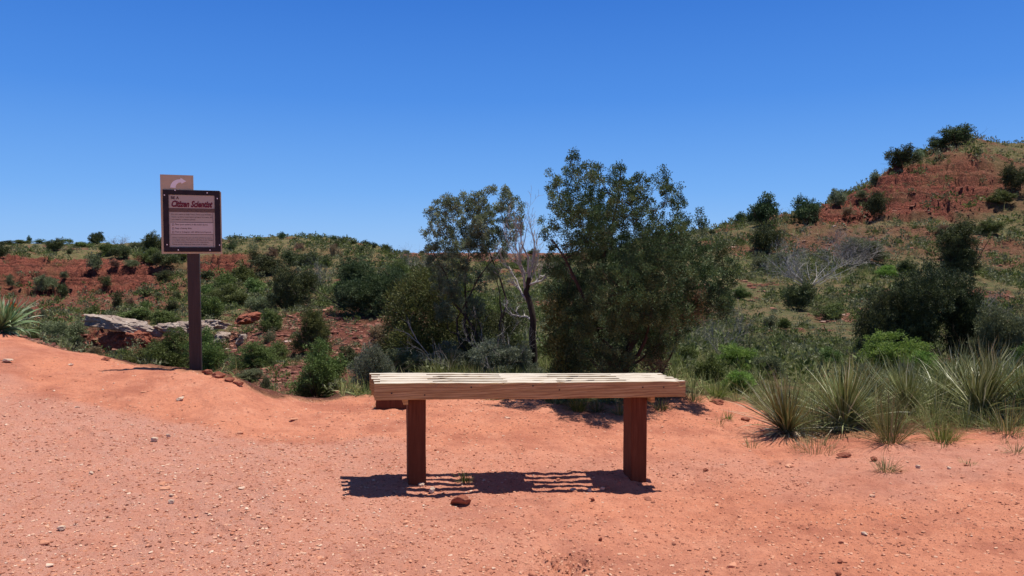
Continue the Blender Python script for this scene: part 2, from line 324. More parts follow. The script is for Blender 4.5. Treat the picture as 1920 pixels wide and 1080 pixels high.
def terrain_mat():
    m, nt, ns, lk = newmat('red_earth')
    tr, rock, grav, led = attr(nt, 'trail'), attr(nt, 'rock'), attr(nt, 'gravel'), attr(nt, 'ledge')
    big = noise(nt, .9, 5, .6); mid = noise(nt, 7, 6, .65); fine = noise(nt, 60, 5, .7); vfine = noise(nt, 240, 3, .7)
    sand = ramp(nt, mid, [(.25, (.50, .185, .112)), (.5, (.66, .27, .165)), (.75, (.75, .35, .225))])
    sand = mixc(nt, ramp(nt, big, [(.35, (0, 0, 0)), (.7, (1, 1, 1))]), sand, (.64, .24, .135))
    sand = mixc(nt, math_(nt, 'MULTIPLY', ramp(nt, fine, [(.5, (0, 0, 0)), (.68, (1, 1, 1))]), .55), sand, (.34, .125, .085))
    pt = noise(nt, 1.9, 6, .7); sand = mixc(nt, ramp(nt, pt, [(.47, (0, 0, 0)), (.62, (.75, .75, .75))]), sand, (.42, .145, .09))
    gr = ramp(nt, vfine, [(.3, (.33, .145, .10)), (.5, (.60, .305, .225)), (.72, (.73, .46, .36))])
    gr = mixc(nt, ramp(nt, fine, [(.4, (0, 0, 0)), (.62, (.75, .75, .75))]), gr, (.56, .245, .175))
    gm = math_(nt, 'MULTIPLY', grav, ramp(nt, mid, [(.3, (.45, .45, .45)), (.65, (1, 1, 1))]))
    trail = mixc(nt, gm, sand, gr)
    # wild: grassy litter vs red beds
    b1 = noise(nt, .35, 6, .65); b2 = noise(nt, 2.2, 6, .7); b3 = noise(nt, 9, 5, .7)
    veg = ramp(nt, b2, [(.30, (.09, .085, .038)), (.45, (.16, .145, .065)), (.56, (.25, .17, .09)), (.72, (.36, .19, .115))])
    veg = mixc(nt, ramp(nt, b3, [(.4, (0, 0, 0)), (.65, (.7, .7, .7))]), veg, (.13, .15, .052))
    rk = ramp(nt, b3, [(.32, (.055, .020, .015)), (.46, (.17, .052, .036)), (.58, (.26, .085, .058)), (.72, (.44, .22, .16))])
    # strata follow height
    geo = ns.new('ShaderNodeNewGeometry'); sx = ns.new('ShaderNodeSeparateXYZ'); lk.new(geo.outputs['Position'], sx.inputs[0])
    zz = math_(nt, 'ADD', math_(nt, 'MULTIPLY', sx.outputs[2], 1.6), math_(nt, 'MULTIPLY', b1, 3.2))
    cv = ns.new('ShaderNodeCombineXYZ'); lk.new(zz, cv.inputs[2])
    sn = ns.new('ShaderNodeTexNoise'); sn.inputs['Scale'].default_value = 1.3; sn.inputs['Detail'].default_value = 6; lk.new(cv.outputs[0], sn.inputs['Vector'])
    st = ramp(nt, sn.outputs['Fac'], [(.36, (.45, .42, .42)), (.43, (1, 1, 1)), (.50, (1.2, 1.12, 1.05)), (.55, (.45, .38, .38)), (.60, (1.1, 1.05, 1.0)), (.67, (.5, .45, .45))])
    rk2 = mixc(nt, 1.0, rk, st, 'MULTIPLY')
    rk = mixc(nt, led, rk, rk2)
    rk = mixc(nt, ramp(nt, b2, [(.58, (0, 0, 0)), (.75, (.7, .7, .7))]), rk, (.15, .125, .06))
    wild = mixc(nt, rock, veg, rk)
    col = mixc(nt, tr, wild, trail)
    d = ns.new('ShaderNodeBsdfPrincipled'); lk.new(col, d.inputs['Base Color']); d.inputs['Roughness'].default_value = .95; d.inputs['Specular IOR Level'].default_value = .15
    bh = math_(nt, 'ADD', math_(nt, 'MULTIPLY', fine, .013), math_(nt, 'MULTIPLY', vfine, .006))
    bh = math_(nt, 'MULTIPLY', bh, tr)
    bw = math_(nt, 'MULTIPLY', math_(nt, 'ADD', math_(nt, 'MULTIPLY', b3, .38), math_(nt, 'MULTIPLY', fine, .02)), math_(nt, 'SUBTRACT', 1., tr))
    b = ns.new('ShaderNodeBump'); b.inputs['Strength'].default_value = .8; b.inputs['Distance'].default_value = 1.0; lk.new(math_(nt, 'ADD', bh, bw), b.inputs['Height']); lk.new(b.outputs[0], d.inputs['Normal'])
    o = ns.new('ShaderNodeOutputMaterial'); lk.new(d.outputs[0], o.inputs[0]); return m

M = {}
M['terrain'] = terrain_mat()
M['juniper'] = leafmat('juniper_leaf', [(0, (.018, .034, .013)), (.4, (.048, .078, .028)), (.75, (.098, .14, .052)), (1, (.22, .26, .12))], .22)
M['agave'] = leafmat('broad_blade', [(0, (.10, .15, .06)), (.5, (.22, .30, .14)), (1, (.46, .54, .34))], .2, .4)
M['grey_juniper'] = leafmat('grey_juniper_leaf', [(0, (.10, .15, .075)), (.5, (.21, .275, .15)), (1, (.44, .50, .32))], .42)
M['dark'] = leafmat('dark_leaf', [(0, (.035, .045, .018)), (.5, (.08, .098, .035)), (1, (.16, .18, .065))])
M['olive'] = leafmat('olive_leaf', [(0, (.055, .07, .02)), (.5, (.115, .14, .038)), (.85, (.19, .205, .055)), (1, (.27, .21, .08))])
M['sage'] = leafmat('sage_leaf', [(0, (.085, .098, .045)), (.5, (.16, .18, .085)), (1, (.29, .31, .17))])
M['mid'] = leafmat('green_leaf', [(0, (.055, .08, .020)), (.5, (.12, .16, .042)), (1, (.21, .26, .075))])
M['bright'] = leafmat('bright_leaf', [(0, (.08, .13, .020)), (.5, (.17, .25, .045)), (1, (.30, .38, .09))], .35)
M['dry'] = leafmat('dry_leaf', [(0, (.13, .075, .045)), (.5, (.22, .14, .085)), (1, (.36, .26, .16))])
M['herb'] = leafmat('herb_leaf', [(0, (.09, .115, .065)), (.5, (.17, .20, .125)), (1, (.40, .42, .31))])
M['grass'] = leafmat('grass_blade', [(0, (.09, .105, .03)), (.5, (.18, .20, .06)), (.8, (.32, .29, .12)), (1, (.48, .40, .23))])
M['greengrass'] = leafmat('green_grass_blade', [(0, (.09, .14, .02)), (.6, (.19, .24, .05)), (1, (.36, .36, .14))], .3)
M['yucca'] = leafmat('yucca_blade', [(0, (.12, .13, .042)), (.4, (.21, .225, .08)), (.72, (.29, .31, .12)), (.9, (.46, .46, .25)), (1, (.64, .61, .42))], .15, .38)
M['deadblade'] = leafmat('dead_blade', [(0, (.16, .10, .065)), (.6, (.34, .25, .17)), (1, (.55, .46, .35))], .1)
def barkf(a, b, c): return lambda nt: mixc(nt, .5, ramp(nt, noise(nt, 22, 5, .7, stretch=(1, 1, .25)), [(.3, a), (.5, b), (.75, c)]), ramp(nt, attr(nt, 'tint'), [(0, a), (.5, b), (1, c)]))
M['bark'] = surf('juniper_bark', barkf((.028, .018, .014), (.062, .042, .033), (.14, .11, .09)), .9, .2, lambda nt: noise(nt, 60, 4, .7, stretch=(1, 1, .2)), .6, .01)
M['deadwood'] = surf('dead_wood', barkf((.20, .18, .16), (.38, .345, .31), (.62, .57, .52)), .85, .2)
M['greytwig'] = surf('grey_twig', barkf((.13, .115, .105), (.25, .22, .205), (.42, .375, .35)), .9, .2)
M['darktwig'] = surf('dark_twig', barkf((.035, .026, .022), (.06, .046, .04), (.11, .085, .075)), .9, .2)

# ------------------------------------------------------------------ terrain sheet
def terrain():
    az = np.concatenate([np.linspace(-180, -60, 40, endpoint=False), np.linspace(-60, -38, 50, endpoint=False), np.linspace(-38, 38, 780, endpoint=False), np.linspace(38, 60, 50, endpoint=False), np.linspace(60, 180, 40, endpoint=False)])
    rr = np.concatenate([np.linspace(.4, 2.3, 14, endpoint=False), np.arange(2.3, 7.6, .014), np.exp(np.arange(math.log(7.6), math.log(130), .0042)), np.exp(np.linspace(math.log(131), math.log(2500), 40))])
    A, Rr = np.meshgrid(np.radians(az), rr); x = np.sin(A)*Rr; y = np.cos(A)*Rr
    z, tr, rock, led = ground(x.ravel(), y.ravel(), True)
    far = sst(Rr.ravel(), 230, 900); z = z*(1-far)+far*(-6)
    n, m = len(rr), len(az); V = np.stack([x.ravel(), y.ravel(), z], 1)
    idx = np.arange(n*m).reshape(n, m); nx = np.roll(idx, -1, 1)
    f = np.stack([idx[:-1], nx[:-1], nx[1:], idx[1:]], -1).reshape(-1, 4)[:, ::-1]
    V = np.vstack([V, [[0, 0, 0]]]); c = n*m; cap = np.stack([np.full(m, c), nx[0], idx[0]], 1)
    px = 960+F*x.ravel()/np.maximum(y.ravel(), .3); xr, yr = x.ravel(), y.ravel()
    ed = np.interp(xr, [-4, -2.3, -1.5, -.9, -.2, 0.6, 1.4, 2.5], [5.2, 4.85, 4.55, 4.75, 4.3, 3.3, 2.6, 2.3])+fbm(xr*1.3, yr*1.3, 22, 4)*.45
    gv = (1-sst(yr, ed-.12, ed+.12))*(.55+.45*sst(-xr, -.2, 1.6))
    gv = np.maximum(gv*(1-.75*sst(xr, -.6, .9)), .6*np.exp(-((yr-4.35-.1*xr)/.35)**2)*(xr > -1.3)*(xr < 1.6))
    gv = np.maximum(gv, .6*sst(fbm(xr*.7, yr*.7, 25, 4), .15, .5))
    gv = np.maximum(gv, .9*sst(-xr, 1.0, 2.6)*(1-sst(yr, ed-.1, ed+.1)))
    gv = np.where(yr < .3, .5, gv)
    one = lambda a, v: np.append(a, v)
    me = mesh('ground', V, [f, cap], M['terrain'], {'trail': one(tr, 1), 'rock': one(rock, 0), 'gravel': one(gv, .5), 'ledge': one(led, 0)}, True)
    return tag(put('ground', me), kind='structure')
terrain()

# ------------------------------------------------------------------ sky, sun, camera
sc = bpy.context.scene
w = bpy.data.worlds.new('World'); sc.world = w; w.use_nodes = True; nt = w.node_tree
for n in list(nt.nodes): nt.nodes.remove(n)
sky = nt.nodes.new('ShaderNodeTexSky'); sky.sky_type = 'NISHITA'; sky.sun_disc = False; sky.sun_elevation = SUN_EL; sky.sun_rotation = SUN_AZ
sky.altitude = 900; sky.air_density = 1.0; sky.dust_density = .25; sky.ozone_density = 3.0
hs = nt.nodes.new('ShaderNodeHueSaturation'); hs.inputs['Saturation'].default_value = 1.22; hs.inputs['Hue'].default_value = .507; nt.links.new(sky.outputs[0], hs.inputs['Color'])
tc_ = nt.nodes.new('ShaderNodeTexCoord'); sp2 = nt.nodes.new('ShaderNodeSeparateXYZ'); nt.links.new(tc_.outputs['Generated'], sp2.inputs[0])
k_ = .115
grad = ramp(nt, sp2.outputs[2], [(0, tuple(c/k_ for c in (.215, .425, .77))), (.08, tuple(c/k_ for c in (.13, .335, .74))), (.20, tuple(c/k_ for c in (.058, .22, .65))), (.34, tuple(c/k_ for c in (.026, .14, .53))), (.5, tuple(c/k_ for c in (.028, .07, .22))), (1, tuple(c/k_ for c in (.035, .045, .08)))])
skc = mixc(nt, .9, hs.outputs[0], grad)
bg = nt.nodes.new('ShaderNodeBackground'); bg.inputs['Strength'].default_value = .106; nt.links.new(skc, bg.inputs['Color'])
ow = nt.nodes.new('ShaderNodeOutputWorld'); nt.links.new(bg.outputs[0], ow.inputs[0])
sl = bpy.data.lights.new('sun', 'SUN'); sl.energy = 4.1; sl.angle = R(.53); sl.color = (1, .955, .88)
so = bpy.data.objects.new('sun', sl); C.objects.link(so); so.rotation_euler = (math.pi/2-SUN_EL, 0, math.pi-SUN_AZ); so.location = (10, 10, 30)
cam = bpy.data.cameras.new('camera'); co = bpy.data.objects.new('camera', cam); C.objects.link(co); cam.sensor_width = 36; cam.lens = F/1920*36
cam.clip_start = .05; cam.clip_end = 4000; co.location = (0, 0, EYE); co.rotation_euler = (math.pi/2-PITCH, 0, 0); sc.camera = co
sc.view_settings.view_transform = 'Standard'; sc.view_settings.look = 'None'; sc.view_settings.exposure = .40; sc.view_settings.gamma = 1
sc.cycles.max_bounces = 6; sc.cycles.diffuse_bounces = 3; sc.cycles.glossy_bounces = 2; sc.cycles.transmission_bounces = 4

# ------------------------------------------------------------------ bench
def woodf(worn):
    def f(nt):
        n = noise(nt, 9, 6, .6, stretch=(.45, 6, 6)); g = noise(nt, 40, 4, .6, stretch=(.12, 3, 3)); k = noise(nt, 3.2, 2, .5, stretch=(1, 5, 3))
        w = nt.nodes.new('ShaderNodeTexWave'); w.wave_type = 'BANDS'; w.bands_direction = 'Z'; w.inputs['Scale'].default_value = 9; w.inputs['Distortion'].default_value = 9; w.inputs['Detail'].default_value = 3; w.inputs['Detail Scale'].default_value = 1.2
        tc = nt.nodes.new('ShaderNodeTexCoord'); mp = nt.nodes.new('ShaderNodeMapping'); mp.inputs['Scale'].default_value = (.28, 1.6, 2.4); nt.links.new(tc.outputs['Object'], mp.inputs[0]); nt.links.new(mp.outputs[0], w.inputs['Vector'])
        c = ramp(nt, n, [(.3, (.30, .18, .072)), (.5, (.46, .295, .125)), (.7, (.58, .40, .20))])
        c = mixc(nt, math_(nt, 'MULTIPLY', ramp(nt, w.outputs['Fac'], [(.0, (1, 1, 1)), (.35, (0, 0, 0))]), .6), c, (.22, .10, .05))
        c = mixc(nt, math_(nt, 'MULTIPLY', ramp(nt, g, [(.55, (0, 0, 0)), (.7, (1, 1, 1))]), .5), c, (.25, .12, .065))
        if not worn: return c
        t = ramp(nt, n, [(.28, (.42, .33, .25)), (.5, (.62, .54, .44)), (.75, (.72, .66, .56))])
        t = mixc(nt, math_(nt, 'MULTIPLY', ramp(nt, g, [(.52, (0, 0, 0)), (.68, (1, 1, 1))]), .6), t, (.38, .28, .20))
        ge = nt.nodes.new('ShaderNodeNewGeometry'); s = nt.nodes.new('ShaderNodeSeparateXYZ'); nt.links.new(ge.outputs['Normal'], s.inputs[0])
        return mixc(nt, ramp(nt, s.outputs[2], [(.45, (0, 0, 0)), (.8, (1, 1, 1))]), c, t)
    return f
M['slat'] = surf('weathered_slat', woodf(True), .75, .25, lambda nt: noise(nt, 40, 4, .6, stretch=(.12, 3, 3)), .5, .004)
M['leg'] = surf('stained_post', lambda nt: ramp(nt, noise(nt, 30, 5, .6, stretch=(3, 3, .2)), [(.3, (.095, .028, .013)), (.55, (.125, .040, .019)), (.8, (.17, .065, .035))]), .8, .2, lambda nt: noise(nt, 60, 3, .6, stretch=(3, 3, .2)), .15, .003)
M['hole'] = surf('rusty_bolt', lambda nt: (.05, .03, .025), .6, .4)
def beam(x0, x1, y0, y1, ztop, zbot, seed=0, n=90, wear=.0025, bev=.004):
    """rectangular board along x with softened, chipped edges; ztop/zbot are functions of x"""
    xs = np.linspace(x0, x1, n); h, b = (y1-y0), bev
    sec = [(y0+b, 0, 0), (y0+b*.3, 0, 1), (y0, 0, 1.8), (y0, .33, 0), (y0, .66, 0), (y0, 1, 1.8), (y0+b*.3, 1, 1), (y0+b, 1, 0), (y0+h*.5, 1, 0), (y1-b, 1, 0), (y1-b*.3, 1, 1), (y1, 1, 1.8), (y1, .5, 0), (y1, 0, 1.8), (y1-b*.3, 0, 1), (y1-b, 0, 0)]
    V = []
    for x in xs:
        zt, zb = ztop(x), zbot(x)
        for (yy, f, e) in sec:
            z = zb+(zt-zb)*f; o = {0: 0, 1: b*.3, 1.8: b}[e]*(1 if f == 0 else -1)
            V.append((x, yy, z+o))
    V = np.array(V); k = len(sec); dn = fbm(V[:, 0]*9+seed*7, V[:, 2]*14+V[:, 1]*30, seed+3, 3)*wear
    ch = np.clip(fbm(V[:, 0]*16+seed*3, V[:, 1]*3, seed+40, 3)-.25, 0, 1)*wear*7
    top = np.array([1 if (s[1] == 1 and s[2] > 0) else 0 for s in sec]*n)
    mid = (y0+y1)/2; V[:, 1] += np.sign(mid-V[:, 1])*dn*.6+np.sign(mid-V[:, 1])*ch*top*.6; V[:, 2] += dn*.7-ch*top
    idx = np.arange(n*k).reshape(n, k); nx = np.roll(idx, -1, 1)
    f = np.stack([idx[:-1], idx[1:], nx[1:], nx[:-1]], -1).reshape(-1, 4)
    return V, [f, np.array([idx[0]]), np.array([idx[-1][::-1]])]
bench = empty('bench', (-.703, 3.75, 0), 'slatted wooden bench with sun bleached top standing on the red dirt trail', 'bench', rz=R(12))
zt = lambda d: (lambda x: .526-.030*x-.010*d/.34*(x/1.7)+.001*math.sin(x*5))
for i in range(5):
    d = i*.076; x1 = 1.712-[0, .006, .0, .012, .004][i]; x0 = [.0, -.002, -.012, -.010, -.018][i]
    V, f = beam(x0, x1, d, d+.038, zt(d), lambda x, d=d: zt(d)(x)-.089, i, wear=.003)
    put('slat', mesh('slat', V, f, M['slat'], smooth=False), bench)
    if i < 4:
        for a, b_ in ((.03, .30), (.70, .985), (1.375, 1.665)):
            V, f = beam(a+.008*math.sin(i*9+a), b_+.02*math.sin(i*4+a*5), d+.0382, d+.0758, lambda x, d=d: zt(d)(x)-.0025, lambda x, d=d: zt(d)(x)-.086, 20+i, 24, .0015)
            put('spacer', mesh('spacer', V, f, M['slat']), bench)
def leg(x0, x1, zb):
    n = 30; g = Geo(); y0, y1 = .105, .235; b = .004; zs = np.linspace(zb, zt(.17)((x0+x1)/2)-.091, n)
    sec = [(x0+b, y0), (x1-b, y0), (x1, y0+b), (x1, y1-b), (x1-b, y1), (x0+b, y1), (x0, y1-b), (x0, y0+b)]
    V = np.array([(x, y, z) for z in zs for x, y in sec]); V[:, 0] += fbm(V[:, 2]*6, V[:, 1]*9+x0, 4, 2)*.0015
    idx = np.arange(n*8).reshape(n, 8); nx = np.roll(idx, -1, 1)
    return mesh('leg', V, [np.stack([idx[:-1], nx[:-1], nx[1:], idx[1:]], -1).reshape(-1, 4), np.array([idx[-1]])], M['leg'])
put('leg', leg(.176, .271, -.16), bench); put('leg', leg(1.433, 1.528, -.22), bench)
for x0, x1 in ((.150, .1745), (1.5295, 1.554)):
    V, f = beam(x0, x1, .06, .30, lambda x: zt(.17)(x)-.0905, lambda x: zt(.17)(x)-.126, 50, 6, .001, .003)
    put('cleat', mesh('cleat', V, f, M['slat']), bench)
for px_, py_ in ((733, 737), (792, 741), (877, 726), (993, 723), (1044, 731), (1210, 727), (1253, 727)):
    s = (px_-703)/348; g = Geo(); an = np.arange(10)/10*2*math.pi; z0 = zt(0)(s)-.089*((py_-(718-.006*(px_-703)))/33)
    V = np.concatenate([np.stack([s+.0045*np.cos(an), np.full(10, yy), z0+.0045*np.sin(an)], 1) for yy in (.004, -.0015)])
    ii = np.arange(10); f = np.stack([ii, (ii+1) % 10, (ii+1) % 10+10, ii+10], 1)
    put('bolt', mesh('bolt', V, [f, (np.arange(10)+10)[None]], M['hole']), bench)
# half buried timber behind the left leg
p = at(705, 762, 5.8)
V, f = beam(0, .33, 0, .12, lambda x: .125-.02*x, lambda x: -.12, 71, 30, .004, .008)
t_ = put('timber_block', mesh('timber_block', V, f, M['leg']), None, (p[0], p[1], gz(p[0]+.15, p[1])+.005), R(-4))
tag(t_, 'dark reddish timber block half sunk in the dirt behind the left bench leg', 'timber')

# ------------------------------------------------------------------ trail sign
M['post'] = surf('brown_post', lambda nt: ramp(nt, noise(nt, 26, 5, .6, stretch=(3, 3, .15)), [(.3, (.030, .020, .017)), (.6, (.052, .034, .028)), (.85, (.09, .063, .052))]), .6, .35)
M['tan'] = surf('tan_panel', lambda nt: ramp(nt, noise(nt, 14, 4, .6), [(.3, (.46, .40, .27)), (.7, (.56, .48, .33))]), .85, .15)
M['frame'] = surf('dark_frame', lambda nt: ramp(nt, noise(nt, 20, 3, .5), [(.3, (.022, .018, .022)), (.7, (.034, .027, .032))]), .7, .2)
M['paper'] = surf('sign_print', lambda nt: (.46, .43, .36), .8, .1)
M['box'] = surf('sign_box', lambda nt: (.58, .55, .49), .8, .1)
M['strip'] = surf('sign_strip', lambda nt: ramp(nt, noise(nt, 60, 4, .7), [(.35, (.10, .07, .065)), (.5, (.17, .13, .10)), (.7, (.10, .05, .06))]), .8, .1)
M['ink'] = surf('dark_ink', lambda nt: (.085, .045, .05), .6, .3)
M['maroon'] = surf('maroon_ink', lambda nt: (.14, .015, .03), .6, .3)
M['white'] = surf('white_paint', lambda nt: (.85, .85, .85), .8, .1)
M['bolt'] = surf('bolt_metal', lambda nt: (.85, .85, .85), .35, .6)
SY = 6.12; sp_ = at(367, 697, SY); sz = gz(sp_[0], sp_[1])
sign = empty('trail_sign', (sp_[0], sp_[1], sz), 'brown post carrying a tan panel with a dark framed notice and a white curved arrow', 'sign', rz=R(20))
SC = at(361, 420, SY)
SX = 254.0; SZ = F/SY
def L(px, py): return ((px-361)/SX+(SC[0]-sp_[0])*1.0, SC[2]-sz+(420-py)/SZ)
def prism(pts, ya, yb):
    n = len(pts); V = [(x, ya, z) for x, z in pts]+[(x, yb, z) for x, z in pts]; i = np.arange(n)
    return V, [np.array([i]), np.array([i[::-1]+n]), np.stack([i, i+n, (i+1) % n+n, (i+1) % n], 1)]
def flat(name, pts, ya, yb, mat, parent=sign):
    pts = [L(*q) for q in pts]
    if sum(a[0]*b[1]-b[0]*a[1] for a, b in zip(pts, pts[1:]+pts[:1])) < 0: pts = pts[::-1]
    V, f = prism(pts, ya, yb); return put(name, mesh(name, V, f, mat), parent)
def rect(a, b, c, d): return [(a, b), (c, b), (c, d), (a, d)]
h0 = -.25; hw = .0475
g = Geo(); zs = np.linspace(-.3, SC[2]-sz+.20, 24); b = .005
topx = SC[0]-sp_[0]
sec = [(-hw+b, 0), (hw-b, 0), (hw, b), (hw, .095-b), (hw-b, .095), (-hw+b, .095), (-hw, .095-b), (-hw, b)]
V = np.array([(x+topx*np.clip(z/(SC[2]-sz), 0, 1.2), y, z) for z in zs for x, y in sec]); idx = np.arange(24*8).reshape(24, 8); nx = np.roll(idx, -1, 1)
put('post', mesh('post', V, [np.stack([idx[:-1], nx[:-1], nx[1:], idx[1:]], -1).reshape(-1, 4), np.array([idx[-1]])], M['post']), sign)
back = flat('back_panel', [(301.5, 330), (364.5, 330), (364.5, 357), (414.5, 357), (418, 360), (418, 475.5), (301.5, 475.5)], -.016, -.001, M['tan'])
# frame with an opening
o = [L(*q) for q in rect(306, 357.8, 415.5, 472)]; i_ = [L(*q) for q in rect(316.5, 366.5, 405, 463.5)]
V = [(x, -.026, z) for x, z in o]+[(x, -.026, z) for x, z in i_]+[(x, -.0162, z) for x, z in o]+[(x, -.0162, z) for x, z in i_]
f = [(k, (k+1) % 4, 4+(k+1) % 4, 4+k) for k in range(4)]+[(k, 8+k, 8+(k+1) % 4, (k+1) % 4) for k in range(4)]+[(4+k, 4+(k+1) % 4, 12+(k+1) % 4, 12+k) for k in range(4)]
put('frame', mesh('frame', V, [np.array(f)], M['frame']), sign)
face = flat('notice', rect(316.7, 366.7, 404.8, 463.3), -.0185, -.0163, M['paper'])
flat('picture_strip', rect(316.9, 391, 404.6, 398.5), -.0194, -.0186, M['strip'], face)
flat('text_box', rect(319.5, 418, 401.5, 438.6), -.0194, -.0186, M['box'], face)
for yy in (417.2, 439.4): flat('rule', rect(319.5, yy-.35, 401.5, yy+.35), -.0197, -.0186, M['ink'], face)
flat('rule', rect(400.6, 399.5, 401.3, 463), -.0194, -.0186, M['strip'], face)
q = [(242, 262), (247, 232), (262, 207), (285, 187), (320, 172), (362, 166), (357, 150), (425, 188), (372, 216), (366, 202), (338, 207), (318, 221), (306, 240), (303, 264)]
flat('arrow', [(280+a/6, 310+b_/6) for a, b_ in q], -.0185, -.0161, M['white'])
for a, b_ in ((175, 347), (297, 291), (665, 311), (783, 372), (193, 893), (320, 951), (687, 952), (800, 895)):
    cx, cz = L(280+a/6, 310+b_/6+(2 if b_ < 400 and a > 500 else .6)*.0); an = np.arange(8)/8*2*math.pi
    V, f = prism([(cx+.0052*math.cos(t), cz+.0052*math.sin(t)) for t in an], -.031, -.0262)
    put('bolt', mesh('bolt', V, f, M['bolt']), sign)
def text(s, px, py, wpx, hpx, mat, shear=0., bold=0., name='lettering'):
    cu = bpy.data.curves.new('t', 'FONT'); cu.body = s; cu.size = 1; cu.shear = shear; cu.offset = bold; cu.resolution_u = 2
    ob = bpy.data.objects.new('t', cu); C.objects.link(ob); dg = bpy.context.evaluated_depsgraph_get(); me0 = bpy.data.meshes.new_from_object(ob.evaluated_get(dg))
    co_ = np.empty(len(me0.vertices)*3, np.float32); me0.vertices.foreach_get('co', co_); co_ = co_.reshape(-1, 3)
    lo, hi = co_.min(0), co_.max(0); x0, z0 = L(px, py); V = np.empty_like(co_)
    V[:, 0] = x0+(co_[:, 0]-lo[0])/(hi[0]-lo[0])*wpx/SX; V[:, 2] = z0+(co_[:, 1]-lo[1])/(hi[1]-lo[1])*hpx/SZ; V[:, 1] = -.0203
    me0.vertices.foreach_set('co', V.ravel()); me0.name = name; me0.materials.clear(); me0.materials.append(mat)
    bpy.data.objects.remove(ob); return put(name, me0, face)
text('BE A', 321, 375, 15.5, 5.6, M['ink'], 0, .03)
text('Citizen Scientist', 322, 389.5, 79, 12.5, M['maroon'], .35, .045)
for s, y, wd in (('Do you want to help Texas Parks and Wildlife', 404.6, 77), ('track a prairie restoration project? It\'s easy. All', 409.3, 78), ('you need is a camera phone.', 414, 46)): text(s, 321.5, y, wd, 3.3, M['ink'])
for s, y, wd in (('Place your camera in the notch above.', 423.6, 63), ('Snap a beauty shot.', 430.6, 32), ('Post to Instagram with #HarrisonCaprock.', 437.4, 70)):
    text(s, 328, y, wd, 3.9, M['ink'], 0, .012)
    x = 322.3
    for r_ in (rect(x, y-3.8, x+.6, y), rect(x+3, y-3.8, x+3.6, y), rect(x+.6, y-3.8, x+3, y-3.2), rect(x+.6, y-.6, x+3, y)): flat('check_box', r_, -.0203, -.0195, M['ink'], face)
for s, y, wd in (('Citizen scientists like you use their photos to create', 447.6, 76), ('time-lapse videos. Each photo will help us see changes', 451.6, 79), ('to the land and the progress of the restoration.', 455.6, 70), ('Thank you for helping us keep track of nature.', 459.8, 68)): text(s, 322, y, wd, 2.9, M['ink'])

# ------------------------------------------------------------------ rocks
def rockf(a, b, c, s=6.): return lambda nt: mixc(nt, ramp(nt, noise(nt, s*4, 5, .7), [(.4, (0, 0, 0)), (.62, (.8, .8, .8))]), ramp(nt, noise(nt, s, 5, .65), [(.3, a), (.5, b), (.7, c)]), a)
M['pale_rock'] = surf('pale_caprock', rockf((.22, .145, .11), (.46, .37, .31), (.60, .52, .45), 2.0), .9, .2, lambda nt: noise(nt, 9, 6, .7), .8, .06)
M['red_rock'] = surf('red_stone', rockf((.17, .05, .03), (.33, .11, .065), (.48, .21, .13), 9), .9, .2, lambda nt: noise(nt, 60, 5, .7), .7, .006)
M['tan_rock'] = surf('tan_stone', rockf((.50, .34, .24), (.66, .50, .38), (.78, .66, .52), 14), .85, .2, lambda nt: noise(nt, 90, 4, .7), .6, .004)
M['gravel'] = leafmat('gravel', [(0, (.22, .08, .05)), (.35, (.44, .17, .10)), (.62, (.60, .28, .17)), (.85, (.64, .37, .25)), (1, (.70, .50, .37))], 0., .9, .0)
def rockmesh(seed, sx, sy, sz, n=9, sharp=.35, rough=.25):
    """faceted stone: cube sheet pushed to a superellipsoid, cut by random planes, then noise"""
    rng = np.random.default_rng(seed); pts = {}; V = []; Fq = []
    def vid(p):
        k = tuple(p)
        if k not in pts: pts[k] = len(V); V.append(p)
        return pts[k]
    for ax in range(3):
        for sgn in (0, n):
            for i in range(n):
                for j in range(n):
                    q = []
                    for a, b_ in ((i, j), (i+1, j), (i+1, j+1), (i, j+1)):
                        p = [0, 0, 0]; p[ax] = sgn; p[(ax+1) % 3] = a; p[(ax+2) % 3] = b_; q.append(vid(tuple(p)))
                    Fq.append(q if sgn else q[::-1])
    V = np.array(V, float)/n*2-1; U = unit(V); V = V*sharp+U*(1-sharp)
    for _ in range(9):
        nr = unit(rng.normal(0, 1, 3)); c = rng.uniform(.62, .85); d = V@nr; V = V-np.outer(np.maximum(d-c, 0), nr)
    V = V+U*(fbm(U[:, 0]*2+seed, U[:, 1]*2+U[:, 2]*1.7, seed, 4)*rough)[:, None]
    return V*np.array([sx, sy, sz]), np.array(Fq)
def slab(name, label, px0, px1, py0, py1, Y, sy, seed, mat='pale_rock', roll=0., sharp=.6, cat='rock', lift=0, grp=None):
    p0, p1 = at(px0, py0, Y), at(px1, py1, Y); c = (p0+p1)/2; hx = (p1[0]-p0[0])/2; hz = abs(p0[2]-p1[2])/2
    V, f = rockmesh(seed, hx, sy, hz, 26, sharp, .34); V[:, 2] += fbm(V[:, 0]*3.1+seed, V[:, 1]*3.1, seed, 5, .55)*hz*.28; V[:, 1] += fbm(V[:, 0]*4, V[:, 2]*9, seed+5, 4)*sy*.2; V[:, 2] += V[:, 0]*-math.tan(R(roll))
    o = put(name, mesh(name, V, f, M[mat]), None, (c[0], c[1], c[2]+lift)); return tag(o, label, cat, grp)
slab('rock_slab', 'long pale caprock slab overhanging the red cut bank left of the sign post', 174, 302, 596, 626, 29.0, .75, 3, roll=9.5, sharp=.75)
slab('rock_slab', 'grey pointed caprock block just left of the sign post above the green bush', 298, 344, 604, 628, 29.2, .6, 8, sharp=.6)
slab('rock_slab', 'broken grey caprock rubble partly hidden behind the sign post', 332, 374, 602, 630, 29.6, .6, 12, sharp=.35)
slab('rock_slab', 'pale flat caprock slab just right of the sign post', 370, 428, 599, 618, 30, .7, 15, sharp=.7, roll=-1)
